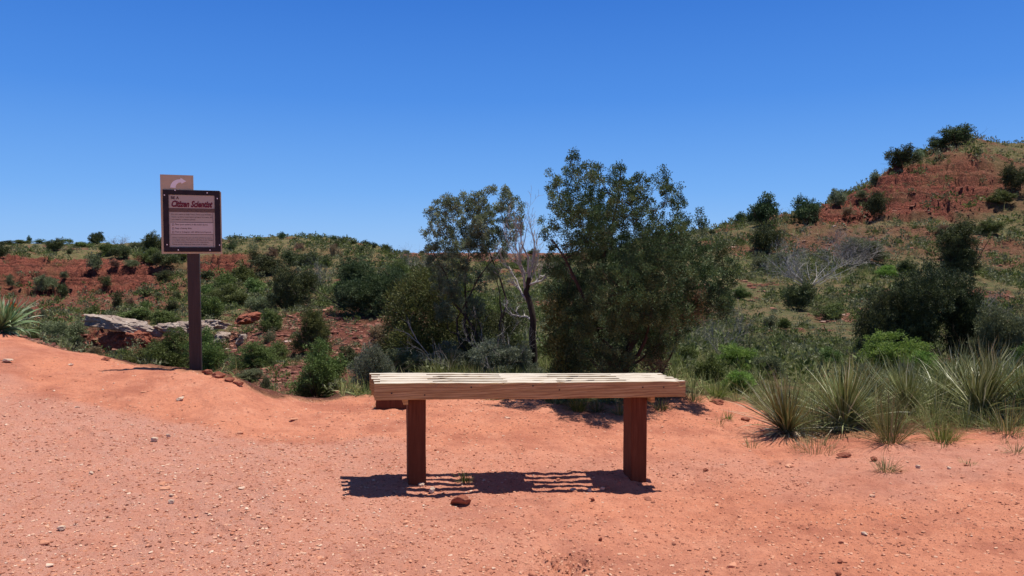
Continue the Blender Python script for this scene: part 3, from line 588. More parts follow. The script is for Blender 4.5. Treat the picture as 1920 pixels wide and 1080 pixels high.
slab('boulder', 'rounded grey pink boulder below the caprock right of the sign post', 404, 432, 622, 646, 27, .4, 18)
slab('boulder', 'small upright grey boulder above the dark green bush right of the sign', 444, 462, 625, 652, 24, .25, 21)
slab('boulder', 'red block of cut bank lying under the long caprock slab', 188, 262, 622, 666, 28.9, .6, 22, 'red_rock')
slab('boulder', 'broad red mound of cut bank below the slab beside the green bush', 243, 296, 622, 668, 28.5, .5, 25, 'red_rock')
slab('boulder', 'red outcrop on the gully side above the small round bush', 446, 494, 588, 606, 27, .7, 26, 'red_rock', roll=-12)
def stone(px, py, wpx, hpx, label, seed, mat='tan_rock', depth=.8, sharp=.35, y0=2.2, sink=.25, name='stone'):
    x, y, z = find(px, py, y0, 9); s = wpx/F*y/2; V, f = rockmesh(seed, s, s*depth, hpx/F*y/2*.9, 6, sharp, .22)
    o = put(name, mesh(name, V, f, M[mat]), None, (x, y+s*depth*.5, z+hpx/F*y/2*(1-sink)), R(seed*37 % 40-20)); return tag(o, label, 'stone')
stone(864, 948, 42, 24, 'angular red brown rock lying in front of the bench shadow', 31, 'red_rock', .7, .75)
stone(810, 924, 12, 13, 'egg shaped grey pink stone in the bench shadow beside the left leg', 33)
stone(790, 912, 13, 8, 'flat pale stone touching the foot of the left bench leg', 34)
stone(1074, 921, 13, 7, 'low pinkish stone in the striped part of the bench shadow', 35)
stone(1105, 922, 10, 8, 'rounded tan stone between shadow stripes left of the right bench leg', 36)
stone(1130, 920, 8, 8, 'small white pebble nearest the right bench leg', 37)
stone(1112, 940, 10, 7, 'dark red stone on the front edge of the bench shadow', 38, 'red_rock')
stone(1126, 1015, 9, 9, 'dark brown pebble on open sand between bench and pit', 39, 'red_rock')
stone(1622, 1005, 12, 8, 'pale yellow stone lying alone on orange sand at lower right', 40)
stone(1576, 1056, 14, 6, 'flat dark red chip near the bottom edge at lower right', 41, 'red_rock', .6, .7)
stone(1573, 1079, 11, 8, 'round brown stone at the bottom edge at lower right', 42, 'red_rock')
stone(113, 996, 15, 11, 'pale grey stone on the gravel at lower left', 43)
stone(337, 751, 15, 8, 'pale stone on the smooth orange mound below the sign', 44, 'tan_rock', .8, .5)
stone(12, 680, 18, 8, 'white flat stone on the slope at the left photo edge', 45)
stone(288, 828, 14, 9, 'whitish stone at the rim between orange mound and pale gravel', 46)
stone(315, 820, 9, 8, 'small cream pebble just right of the whitish rim stone', 47)
stone(320, 944, 12, 9, 'grey stone on pale gravel straight below the sign', 48)
stone(321, 932, 9, 6, 'small cream pebble behind the grey stone on pale gravel', 49)
stone(170, 889, 10, 6, 'thin pale chip on the gravel at left', 50)
stone(1722, 878, 9, 7, 'cream pebble on orange sand right of the low weed', 51)
stone(1780, 880, 9, 6, 'yellowish pebble below the right yucca on orange sand', 52)
stone(1585, 858, 26, 10, 'dark red clod at the foot of the middle yucca', 53, 'red_rock', .7, .4)
stone(1640, 866, 14, 12, 'dark stone at the left end of the low weed', 54, 'red_rock')
stone(1324, 884, 10, 7, 'dark red pebble on stony ground right of the bench', 55, 'red_rock')
for i_, (px, py, w_, h_, lb) in enumerate(((388, 702, 22, 12, 'red clod on the rim just right of the post foot'), (408, 708, 26, 13, 'larger lumpy red clod on the rim right of the post'), (428, 716, 20, 10, 'third red clod down the rim right of the post'), (446, 722, 24, 9, 'pale crusted clod at the rim above the gully'), (196, 676, 22, 8, 'small red clod on the rim far left of the post'), (1345, 758, 30, 10, 'red clod on the sandy bank right of the bench'), (1400, 790, 20, 8, 'small red clod on bare sand left of the first yucca'))):
    stone(px, py, w_, h_, lb, 60+i_, 'red_rock', .8, .3, 4.5, .35, 'clod')
# loose gravel and clods on the trail
rng = np.random.default_rng(5); n = 150000
a = rng.uniform(-.66, .66, n); r = 2.45+(rng.uniform(0, 1, n)**1.15)*4.6; gx, gy = np.sin(a)*r, np.cos(a)*r
tr = crest(gx, gy); ed = np.interp(gx, [-4, -2.3, -1.5, -.9, -.2, .6, 1.4, 2.5], [5.2, 4.85, 4.55, 4.75, 4.3, 3.3, 2.6, 2.3])
pr = .26+.7*(1-sst(gy, ed-.2, ed+.15))*(.3+.7*sst(-gx, -.5, 1.2))+.9*np.exp(-((gy-ed)/.10)**2)*(gx < .2)+.5*np.exp(-((gy-4.3)/.4)**2)*(gx > -1.4)*(gx < 1.7)+.35*sst(fbm(gx*.9, gy*.9, 25, 3), .1, .5)
kp = (tr > .12) & (rng.uniform(0, 1, n) < pr); gx, gy = gx[kp], gy[kp]; n = len(gx)
ex = 2600; e1 = rng.normal(.24, .10, ex); e2 = rng.normal(2.87, .09, ex); gx = np.append(gx, e1[:500]); gy = np.append(gy, e2[:500]); n = len(gx)
pale = sst(-gx, -.8, 1.2)*.38+.04
V0, F0 = rockmesh(77, 1, .8, .5, 2, .45, .3)
sz_ = .0020+.0085*rng.uniform(0, 1, n)**7; sz_[rng.uniform(0, 1, n) < .006] *= 2.6
gzv = ground(gx, gy); S3 = sz_[:, None]*np.stack([rng.uniform(.7, 1.5, n), rng.uniform(.7, 1.2, n), rng.uniform(.6, 1.1, n)], 1)
V, f = merge(V0, F0, None, np.stack([gx, gy, gzv+sz_*.15], 1), S3, rng.uniform(0, 6.28, n))
tint = np.repeat(np.clip(rng.beta(1.6, 2.2, n)+pale*rng.uniform(-.2, .8, n), 0, 1), len(V0))
tag(put('gravel', mesh('gravel', V, f, M['gravel'], {'tint': tint})), 'loose red and cream gravel strewn over the trail', 'gravel', kind='stuff')
# rubble on the red beds
n = 60000; a = rng.uniform(-.70, .70, n); r = np.exp(rng.uniform(math.log(8), math.log(100), n)); gx, gy = np.sin(a)*r, np.cos(a)*r
tr, rock, bl, hl = masks(gx, gy); kp = (rng.uniform(0, 1, n) < rock*.9) & (tr < .1); gx, gy = gx[kp], gy[kp]; n = len(gx); r = r[kp]
sz_ = (.03+.10*rng.uniform(0, 1, n)**3)*np.clip(r/22, .5, 1.5)
V, f = merge(V0, F0, None, np.stack([gx, gy, ground(gx, gy)+sz_*.1], 1), sz_[:, None]*np.array([[1.2, 1, .8]]), rng.uniform(0, 6.28, n))
M['rubble'] = leafmat('rubble', [(0, (.11, .040, .03)), (.5, (.24, .09, .06)), (.85, (.36, .19, .13)), (1, (.60, .47, .40))], 0., .9, .0)
tag(put('rubble', mesh('rubble', V, f, M['rubble'], {'tint': np.repeat(rng.beta(2, 2.4, n), len(V0))})), 'red rubble and broken slabs scattered over the bare slopes', 'rubble', kind='stuff')

# ------------------------------------------------------------------ near trees and shrubs
def PX(l, Y, dy=0.):
    """silhouette lobes measured on the plane at distance Y -> real positions with their own depth"""
    o = []
    for i, (px, py, r) in enumerate(l):
        p = at(px, py, Y); rm = r/F*Y; off = .0 if dy == 0 else dy*math.sin(i*2.4)*min(1, .3+rm*2); o.append((p[0], p[1]+off, p[2], rm, rm*1.15, rm*(1.35 if r < 20 else 1.)))
    return o
def tree(name, label, cat, lobes, base, leaf, bark, seed, ncl, nl, cr, ll, lw, r0=.05, stems=4, bias=.55, up=.6, group=None, sub=9, twig=True):
    rng = np.random.default_rng(seed); L_ = np.array(lobes); base = np.array([base[0], base[1], gz(base[0], base[1])-.03]); L_ = L_.copy(); L_[:, :3] -= base
    root = empty(name, tuple(base), label, cat, group); g = Geo()
    cen, out, li = in_lobes(rng, L_, ncl*4, bias); kp = cen[:, 2] > .03; cen, out = cen[kp], out[kp]
    cell = cr*(2.0 if name == 'juniper_tree' else 1.0); _, fi = np.unique(np.floor(cen/cell+fbm(cen[:, 2]*3, cen[:, 0]*3, seed, 2)[:, None]).astype(int)@np.array([1, 1009, 1013021]), return_index=True); fi = rng.permutation(fi)[:ncl]; cen, out = cen[fi], out[fi]
    leafcloud(rng, g, cen, out, nl, cr*rng.uniform(.6, 1.25, len(cen)), ll, lw, up, .45); me = g.build('crown', M[leaf]); put('crown', me, root)
    b = Geo(); az = rng.uniform(0, 6.28, stems); st = np.stack([np.cos(az)*r0*1.4, np.sin(az)*r0*1.4, np.zeros(stems)], 1)
    up_ = [i for i in range(len(L_)) if L_[i, 2] > .35*L_[:, 2].max()]; tg = [max(up_, key=lambda i: L_[i, 2]-abs(L_[i, 0]-L_[:, 0].mean()))]
    while len(tg) < stems: tg.append(max(up_, key=lambda i: min(np.linalg.norm(L_[i, :3]-L_[j, :3]) for j in tg)))
    Pt = []; Rd = []; k = 10; t = np.linspace(0, 1, k)[:, None]; NP = []; NR = []
    def wig(d): return np.cumsum(rng.normal(0, .030, (k, 3)), 0)*d*np.sin(t*3.14)*.7+np.sin(t*3.14)*rng.normal(0, .07, 3)*d
    for s in range(stems):
        e = L_[tg[s], :3]; d = np.linalg.norm(e); c = st[s]*(1-t)+e*t*np.array([1, 1, 1]); c[:, :2] = st[s][:2]*(1-t)+e[:2]*t**1.5; c = c+wig(d); rr_ = r0*rng.uniform(.75, 1)*(1-t[:, 0]*.86)
        Pt.append(c); Rd.append(rr_); NP += list(c); NR += list(rr_)
    tubes(b, np.array(Pt), np.array(Rd), 7, rng.uniform(0, 1, stems)); put('trunk', b.build('trunk', M[bark], True), root)
    b = Geo(); Pt = []; Rd = []; ends = [c[5:] for c in []]; EN = list(NP[6:])
    for i in sorted(range(len(L_)), key=lambda i: np.linalg.norm(L_[i, :3])):
        if i in tg: continue
        l = L_[i, :3]; A_ = np.array(NP); d = np.linalg.norm(A_-l, axis=1)+np.maximum(A_[:, 2]-l[2]+.12, 0)*3; j = int(np.argmin(d)); dd = np.linalg.norm(A_[j]-l)
        c = A_[j]*(1-t)+l*t; c[:, 2] += -np.sin(t[:, 0]*3.14)*.10*dd; c = c+wig(dd); rr_ = NR[j]*.72*(1-t[:, 0]*.72); Pt.append(c); Rd.append(rr_); NP += list(c[2:]); NR += list(rr_[2:]); EN += list(c[2:])
    EN = np.array(EN)
    if Pt: tubes(b, np.array(Pt), np.maximum(np.array(Rd), .0022), 5, rng.uniform(0, 1, len(Pt)))
    pick = rng.choice(len(cen), min(len(cen), sub*len(L_)), False); C2 = cen[pick]
    j = np.array([np.argmin(((EN-c)**2).sum(1)) for c in C2]); t5 = np.linspace(0, 1, 5)[None, :, None]
    P2 = EN[j][:, None]*(1-t5)+C2[:, None]*t5+np.sin(t5*3.14)*rng.normal(0, .02, (len(j), 1, 3)); tubes(b, P2, np.linspace(.003, .0012, 5)[None]*np.ones((len(j), 1)), 3, rng.uniform(.3, 1, len(j)))
    put('branches', b.build('branches', M[bark]), root); return root
big = [(1072, 298, 11), (1078, 322, 17), (1100, 338, 20), (1126, 330, 12), (1124, 312, 8), (1160, 318, 9), (1163, 338, 17), (1185, 352, 20), (1250, 332, 15), (1236, 340, 10), (1240, 368, 19), (1288, 386, 17), (1306, 415, 13), (1272, 430, 24), (1245, 402, 20), (1036, 345, 12), (1048, 358, 18), (1040, 385, 16), (1050, 400, 26), (1024, 426, 12), (1032, 450, 20), (1085, 375, 34), (1125, 385, 36), (1165, 390, 36), (1200, 400, 30), (1100, 440, 48), (1060, 440, 36), (1160, 460, 54), (1215, 460, 46), (1262, 480, 44), (1305, 485, 34), (1335, 480, 22), (1340, 505, 24), (1338, 545, 22), (1295, 535, 42), (1230, 545, 54), (1150, 545, 60), (1080, 530, 50), (1060, 490, 34), (1100, 600, 50), (1170, 610, 50), (1240, 590, 36), (1300, 580, 28), (1290, 606, 20), (1130, 665, 40), (1180, 672, 36), (1215, 640, 26), (1090, 660, 30), (1195, 430, 36), (1210, 500, 50), (1110, 490, 40), (1100, 560, 44), (1350, 520, 16), (1145, 420, 34), (1075, 410, 26), (1262, 450, 26), (1280, 415, 14), (1325, 565, 26), (1350, 545, 14), (1270, 560, 34), (1200, 580, 46), (1130, 620, 44), (1240, 620, 26), (1075, 560, 36), (1170, 520, 46)]
p = at(1150, 722, 6.55)
tree('juniper_tree', 'largest dark green juniper with several pointed tops standing right behind the bench', 'tree', PX(big, 6.55, .75), p, 'juniper', 'bark', 1, 5200, 96, .044, .017, .0078, .042, 6, .5, .55, sub=12)
lf = [(812, 395, 12), (826, 380, 9), (845, 378, 10), (870, 368, 8), (890, 376, 10), (920, 360, 9), (962, 375, 9), (972, 425, 12), (955, 445, 14), (880, 450, 20), (802, 440, 10), (925, 445, 20), (900, 448, 20), (942, 468, 14), (850, 448, 18), (820, 480, 16), (890, 410, 14), (948, 358, 9), (950, 378, 12), (934, 392, 13), (906, 370, 10), (905, 392, 16), (880, 395, 16), (858, 392, 14), (832, 398, 14), (814, 404, 10), (838, 425, 20), (872, 425, 22), (910, 420, 22), (958, 396, 10), (978, 386, 6), (975, 408, 8), (945, 425, 16), (812, 432, 12), (806, 462, 10), (830, 462, 20), (868, 465, 20), (806, 488, 9), (835, 500, 16), (868, 505, 18), (820, 528, 16), (850, 545, 20), (885, 575, 20), (835, 585, 20), (925, 510, 12), (900, 530, 14), (905, 470, 14)]
p = at(925, 695, 8.2)
tree('juniper_tree', 'thin grey green juniper with a see through crown left of the largest juniper', 'tree', PX(lf, 8.2, .4), p, 'grey_juniper', 'bark', 2, 1600, 74, .040, .021, .0088, .024, 6, .62, .55, sub=16)
tree('shrub', 'dark green shrub filling the space under the thin juniper crown', 'shrub', PX([(830, 545, 24), (868, 555, 26), (905, 585, 22), (850, 600, 34), (815, 580, 20), (945, 580, 18), (890, 630, 30)], 9.3, .4), at(870, 690, 9.3), 'mid', 'bark', 16, 560, 40, .06, .028, .010, .024, 5, sub=8)
ov = [(795, 535, 28), (765, 548, 26), (825, 560, 30), (745, 570, 24), (780, 590, 42), (825, 610, 34), (735, 610, 26), (780, 640, 40), (835, 650, 30), (738, 655, 28), (800, 680, 30), (750, 690, 24), (862, 600, 20), (850, 680, 24)]
tree('shrub', 'olive green shrub with yellowish leaves between the dark juniper and the thin juniper', 'shrub', PX(ov, 8.9, .4), at(790, 700, 8.9), 'olive', 'bark', 3, 1500, 34, .085, .036, .012, .03, 5, .5, .5, sub=8)
tree('shrub', 'yellow green shrub tucked under the left side of the largest juniper', 'shrub', PX([(1050, 610, 24), (1070, 640, 26), (1045, 650, 22), (1080, 680, 24), (1055, 690, 22), (1040, 580, 18)], 6.6, .2), at(1062, 715, 6.6), 'olive', 'bark', 4, 480, 34, .06, .026, .010, .02, 4, sub=6)
tree('shrub', 'dark green shrub in deep shade between dead tree and thin juniper', 'shrub', PX([(900, 610, 30), (945, 620, 28), (920, 650, 34), (960, 660, 26), (880, 655, 26), (965, 600, 20)], 8.4, .3), at(925, 700, 8.4), 'dark', 'bark', 14, 620, 34, .08, .03, .011, .02, 4, sub=6)
tree('shrub', 'low rust tinged shrub under the right side of the largest juniper', 'shrub', PX([(1275, 590, 22), (1255, 610, 20), (1300, 575, 18), (1240, 640, 18), (1225, 680, 22)], 6.5, .2), at(1235, 715, 6.5), 'dry', 'bark', 15, 260, 30, .06, .026, .010, .018, 3, sub=6)
# dead tree beside the big juniper
def dead_tree():
    rng = np.random.default_rng(8); Y = 7.6; b = at(1000, 692, Y); b[2] = gz(b[0], b[1])-.04
    root = empty('dead_tree', tuple(b), 'bare silvery dead tree with a dark trunk between the two junipers', 'tree')
    path = np.array([at(px, py, Y+dy)-b for px, py, dy in ((1000, 700, 0), (1001, 665, .02), (998, 630, 0), (1000, 600, -.03), (994, 570, 0), (986, 548, .03), (990, 535, 0), (992, 520, 0))])
    g = Geo(); tubes(g, path[None], np.linspace(.042, .022, 8)[None], 8, .1); put('trunk', g.build('trunk', M['bark'], True), root)
    g = Geo(); T = path[[4, 5, 5, 6, 6, 7, 7, 3, 6]]; E = np.array([at(px, py, Y+dy)-b for px, py, dy in ((955, 500, .2), (968, 455, .1), (950, 470, -.2), (1010, 470, .1), (1035, 500, -.1), (1003, 430, .05), (985, 415, -.1), (960, 600, .1), (1045, 520, .2))])
    t = np.linspace(0, 1, 9)[None, :, None]; Pt = T[:, None]*(1-t)+E[:, None]*t+np.cumsum(rng.normal(0, .012, (9, 9, 3)), 1)*np.sin(t*2.5); Rd = np.linspace(.014, .004, 9)[None]*np.ones((9, 1))
    tubes(g, Pt, Rd, 5, rng.uniform(.5, 1, 9))
    for n_, lr in ((6, .5), (4, .5), (3, .5)):
        Pt, Rd = kids(rng, Pt, Rd, n_, .25, 1, .6, lr, .6, .3, 5); Rd = np.maximum(Rd, .0012); tubes(g, Pt, Rd, 3, rng.uniform(.4, 1, len(Pt)))
    put('branches', g.build('branches', M['deadwood']), root)
dead_tree()
def bare(name, label, px, py, wpx, hpx, mat, seed, y0=6.5, y1=80, Y=None, lv=3, kn=(5, 5, 4), lean=.8, r=.012, n0=9, cat='dead shrub', group=None, spread=.55, up=.05):
    if Y: p = at(px, py, Y); x, y = p[0], p[1]; z = gz(x, y)
    else: x, y, z = find(px, py, y0, y1)
    W, H = wpx/F*y, hpx/F*y; g = bare_shrub(seed, n0, lean, 1, r, lv, up, kn, spread=spread); V = np.concatenate(g.V); ext = max(np.percentile(np.abs(V[:, 0]), 97), .01)
    s = np.array([W/2/ext, W/2/ext, H/np.percentile(V[:, 2], 98)]); g.V = [v*s for v in g.V]
    o = put(name, g.build(name, M[mat]), None, (x, y, z)); return tag(o, label, cat, group)
bare('fallen_branch', 'pale dead branches poking out of the olive shrub left of the thin juniper', 850, 640, 190, 110, 'deadwood', 21, Y=8.0, lean=1.6, n0=5, lv=2, kn=(4, 4), cat='branch')
bare('dead_shrub', 'tangle of silvery dead twigs at the foot of the dead tree', 935, 700, 150, 120, 'deadwood', 22, Y=7.4, lean=1.1, n0=6, lv=3, kn=(4, 4, 3))
bare('dead_shrub', 'tangled grey bare shrub right of the largest juniper', 1350, 668, 130, 100, 'greytwig', 23, Y=11, lean=1.2, n0=10)
bare('dead_shrub', 'dark stemmed bare shrub behind the bright green bush right of the juniper', 1410, 655, 110, 90, 'darktwig', 24, Y=12, lean=.9, n0=7)
bare('dead_shrub', 'single dark crooked bare bush leaning right beside the grassy slope', 1465, 668, 70, 48, 'darktwig', 25, Y=12.5, lean=1.5, n0=4)
bare('dead_shrub', 'big white dead branches spread low on the right slope', 1520, 535, 190, 92, 'deadwood', 26, 25, 60, lean=1.5, n0=15, lv=3, kn=(5, 4, 4), r=.012, spread=.8)
bare('dead_shrub', 'grey purple leafless thicket above the white dead branches', 1585, 500, 150, 66, 'greytwig', 27, 25, 60, n0=22, kn=(6, 5, 4), r=.008)
bare('dead_shrub', 'second pale dead bush left of the white dead branches', 1470, 520, 80, 60, 'deadwood', 28, 25, 60, n0=10, lean=1.2)
bare('dead_shrub', 'dark leafless branches at the right photo edge above the yuccas', 1905, 650, 130, 110, 'darktwig', 29, 12, 40, Y=16, n0=8, r=.014)
bare('dead_shrub', 'grey leafless shrub between the large dark shrub and the right photo edge', 1850, 620, 110, 90, 'greytwig', 30, Y=19, n0=14)
bare('dead_shrub', 'bare grey shrub on the skyline right of the round juniper', 223, 463, 34, 20, 'greytwig', 31, 98, 200, n0=12, r=.014)
bare('dead_shrub', 'pale bare branches leaning out of the dark shrub in mid valley', 600, 545, 60, 62, 'greytwig', 32, 25, 80, n0=14, r=.01)
bare('dead_shrub', 'grey bare scrub in the dip where valley meets far ridge', 775, 515, 70, 50, 'greytwig', 33, 25, 90, n0=16, r=.009)
bare('dead_shrub', 'little bare bush at the base of the right hill crest', 1562, 452, 46, 28, 'greytwig', 34, 30, 80, n0=12, r=.012)

# leafy shrub kinds, one of each built, then copied
def proto(kind, seed, fine):
    rng = np.random.default_rng(seed); up = {'juniper': .7, 'dark': .4, 'sage': .8, 'mid': .5, 'bright': .8, 'olive': .5, 'dry': .6, 'herb': .6}[kind]
    nl = rng.integers(6, 10); lb = []
    for i in range(nl+3):
        a = rng.uniform(0, 6.28); q = rng.uniform(.05, .38); rr = rng.uniform(.09, .24); lb.append((math.cos(a)*q, math.sin(a)*q, rng.uniform(.12, .85)*(1-q*.9), rr, rr, rr*rng.uniform(.8, 1.3)))
    lb.append((rng.normal(0, .06), rng.normal(0, .06), .32, .30, .30, .30))
    m, n_, cr, ll = (3000, 32, .026, .016) if fine == 3 else (1100, 26, .045, .030) if fine == 2 else (420, 20, .065, .050) if fine == 1 else (150, 15, .10, .085)
    g = Geo(); cen, out, _ = in_lobes(rng, lb, m, .45); kp = cen[:, 2] > 0.02; leafcloud(rng, g, cen[kp], out[kp], n_, cr, ll, ll*.42, up); V = np.concatenate(g.V)
    ex = np.percentile(np.hypot(V[:, 0], V[:, 1]), 97)*2; ez = np.percentile(V[:, 2], 99); g.V = [v/np.array([ex, ex, ez]) for v in g.V]
    st = bare_shrub(seed+90, 7, .75, .9, .014, 1 if fine < 2 else 2, .1, (4, 3)); V = np.concatenate(st.V); st.V = [v/np.array([ex, ex, 1.25]) for v in st.V]
    return g.build('crown', M[kind if kind != 'juniper' else 'juniper']), st.build('stems', M['bark'])
PR = {}
def shrub(px, py, w, h, kind, y0, label, Y=None, name=None, cat='shrub', group=None):
    if Y: p = at(px, py, Y); x, y = p[0], p[1]; z = gz(x, y)
    else: x, y, z = find(px, py, y0)
    fine = 3 if w >= 130 else 2 if w >= 75 else 1 if w >= 34 else 0; v = int(px*7+py*3) % (4 if fine < 2 else 3); k = (kind, v, fine)
    if k not in PR: PR[k] = proto(kind, hash_(kind)+v*13+fine*101, fine)
    cr, st = PR[k]; W = w/F*y; H = h/F*y; rz = (px*1.7+py) % 6.28; nm = name or {'juniper': 'juniper_bush', 'sage': 'sagebrush', 'dry': 'dry_bush', 'herb': 'leafy_herb'}.get(kind, 'shrub')
    if w >= 55:
        o = empty(nm, (x, y, z-.03*H), label, cat, group, rz); put('crown', cr, o); put('stems', st, o)
    else: o = put(nm, cr, None, (x, y, z-.05*H), rz); tag(o, label, cat, group)
    o.scale = (W, W, H*1.03); return o
def hash_(s): return sum(ord(c)*(i+3) for i, c in enumerate(s))
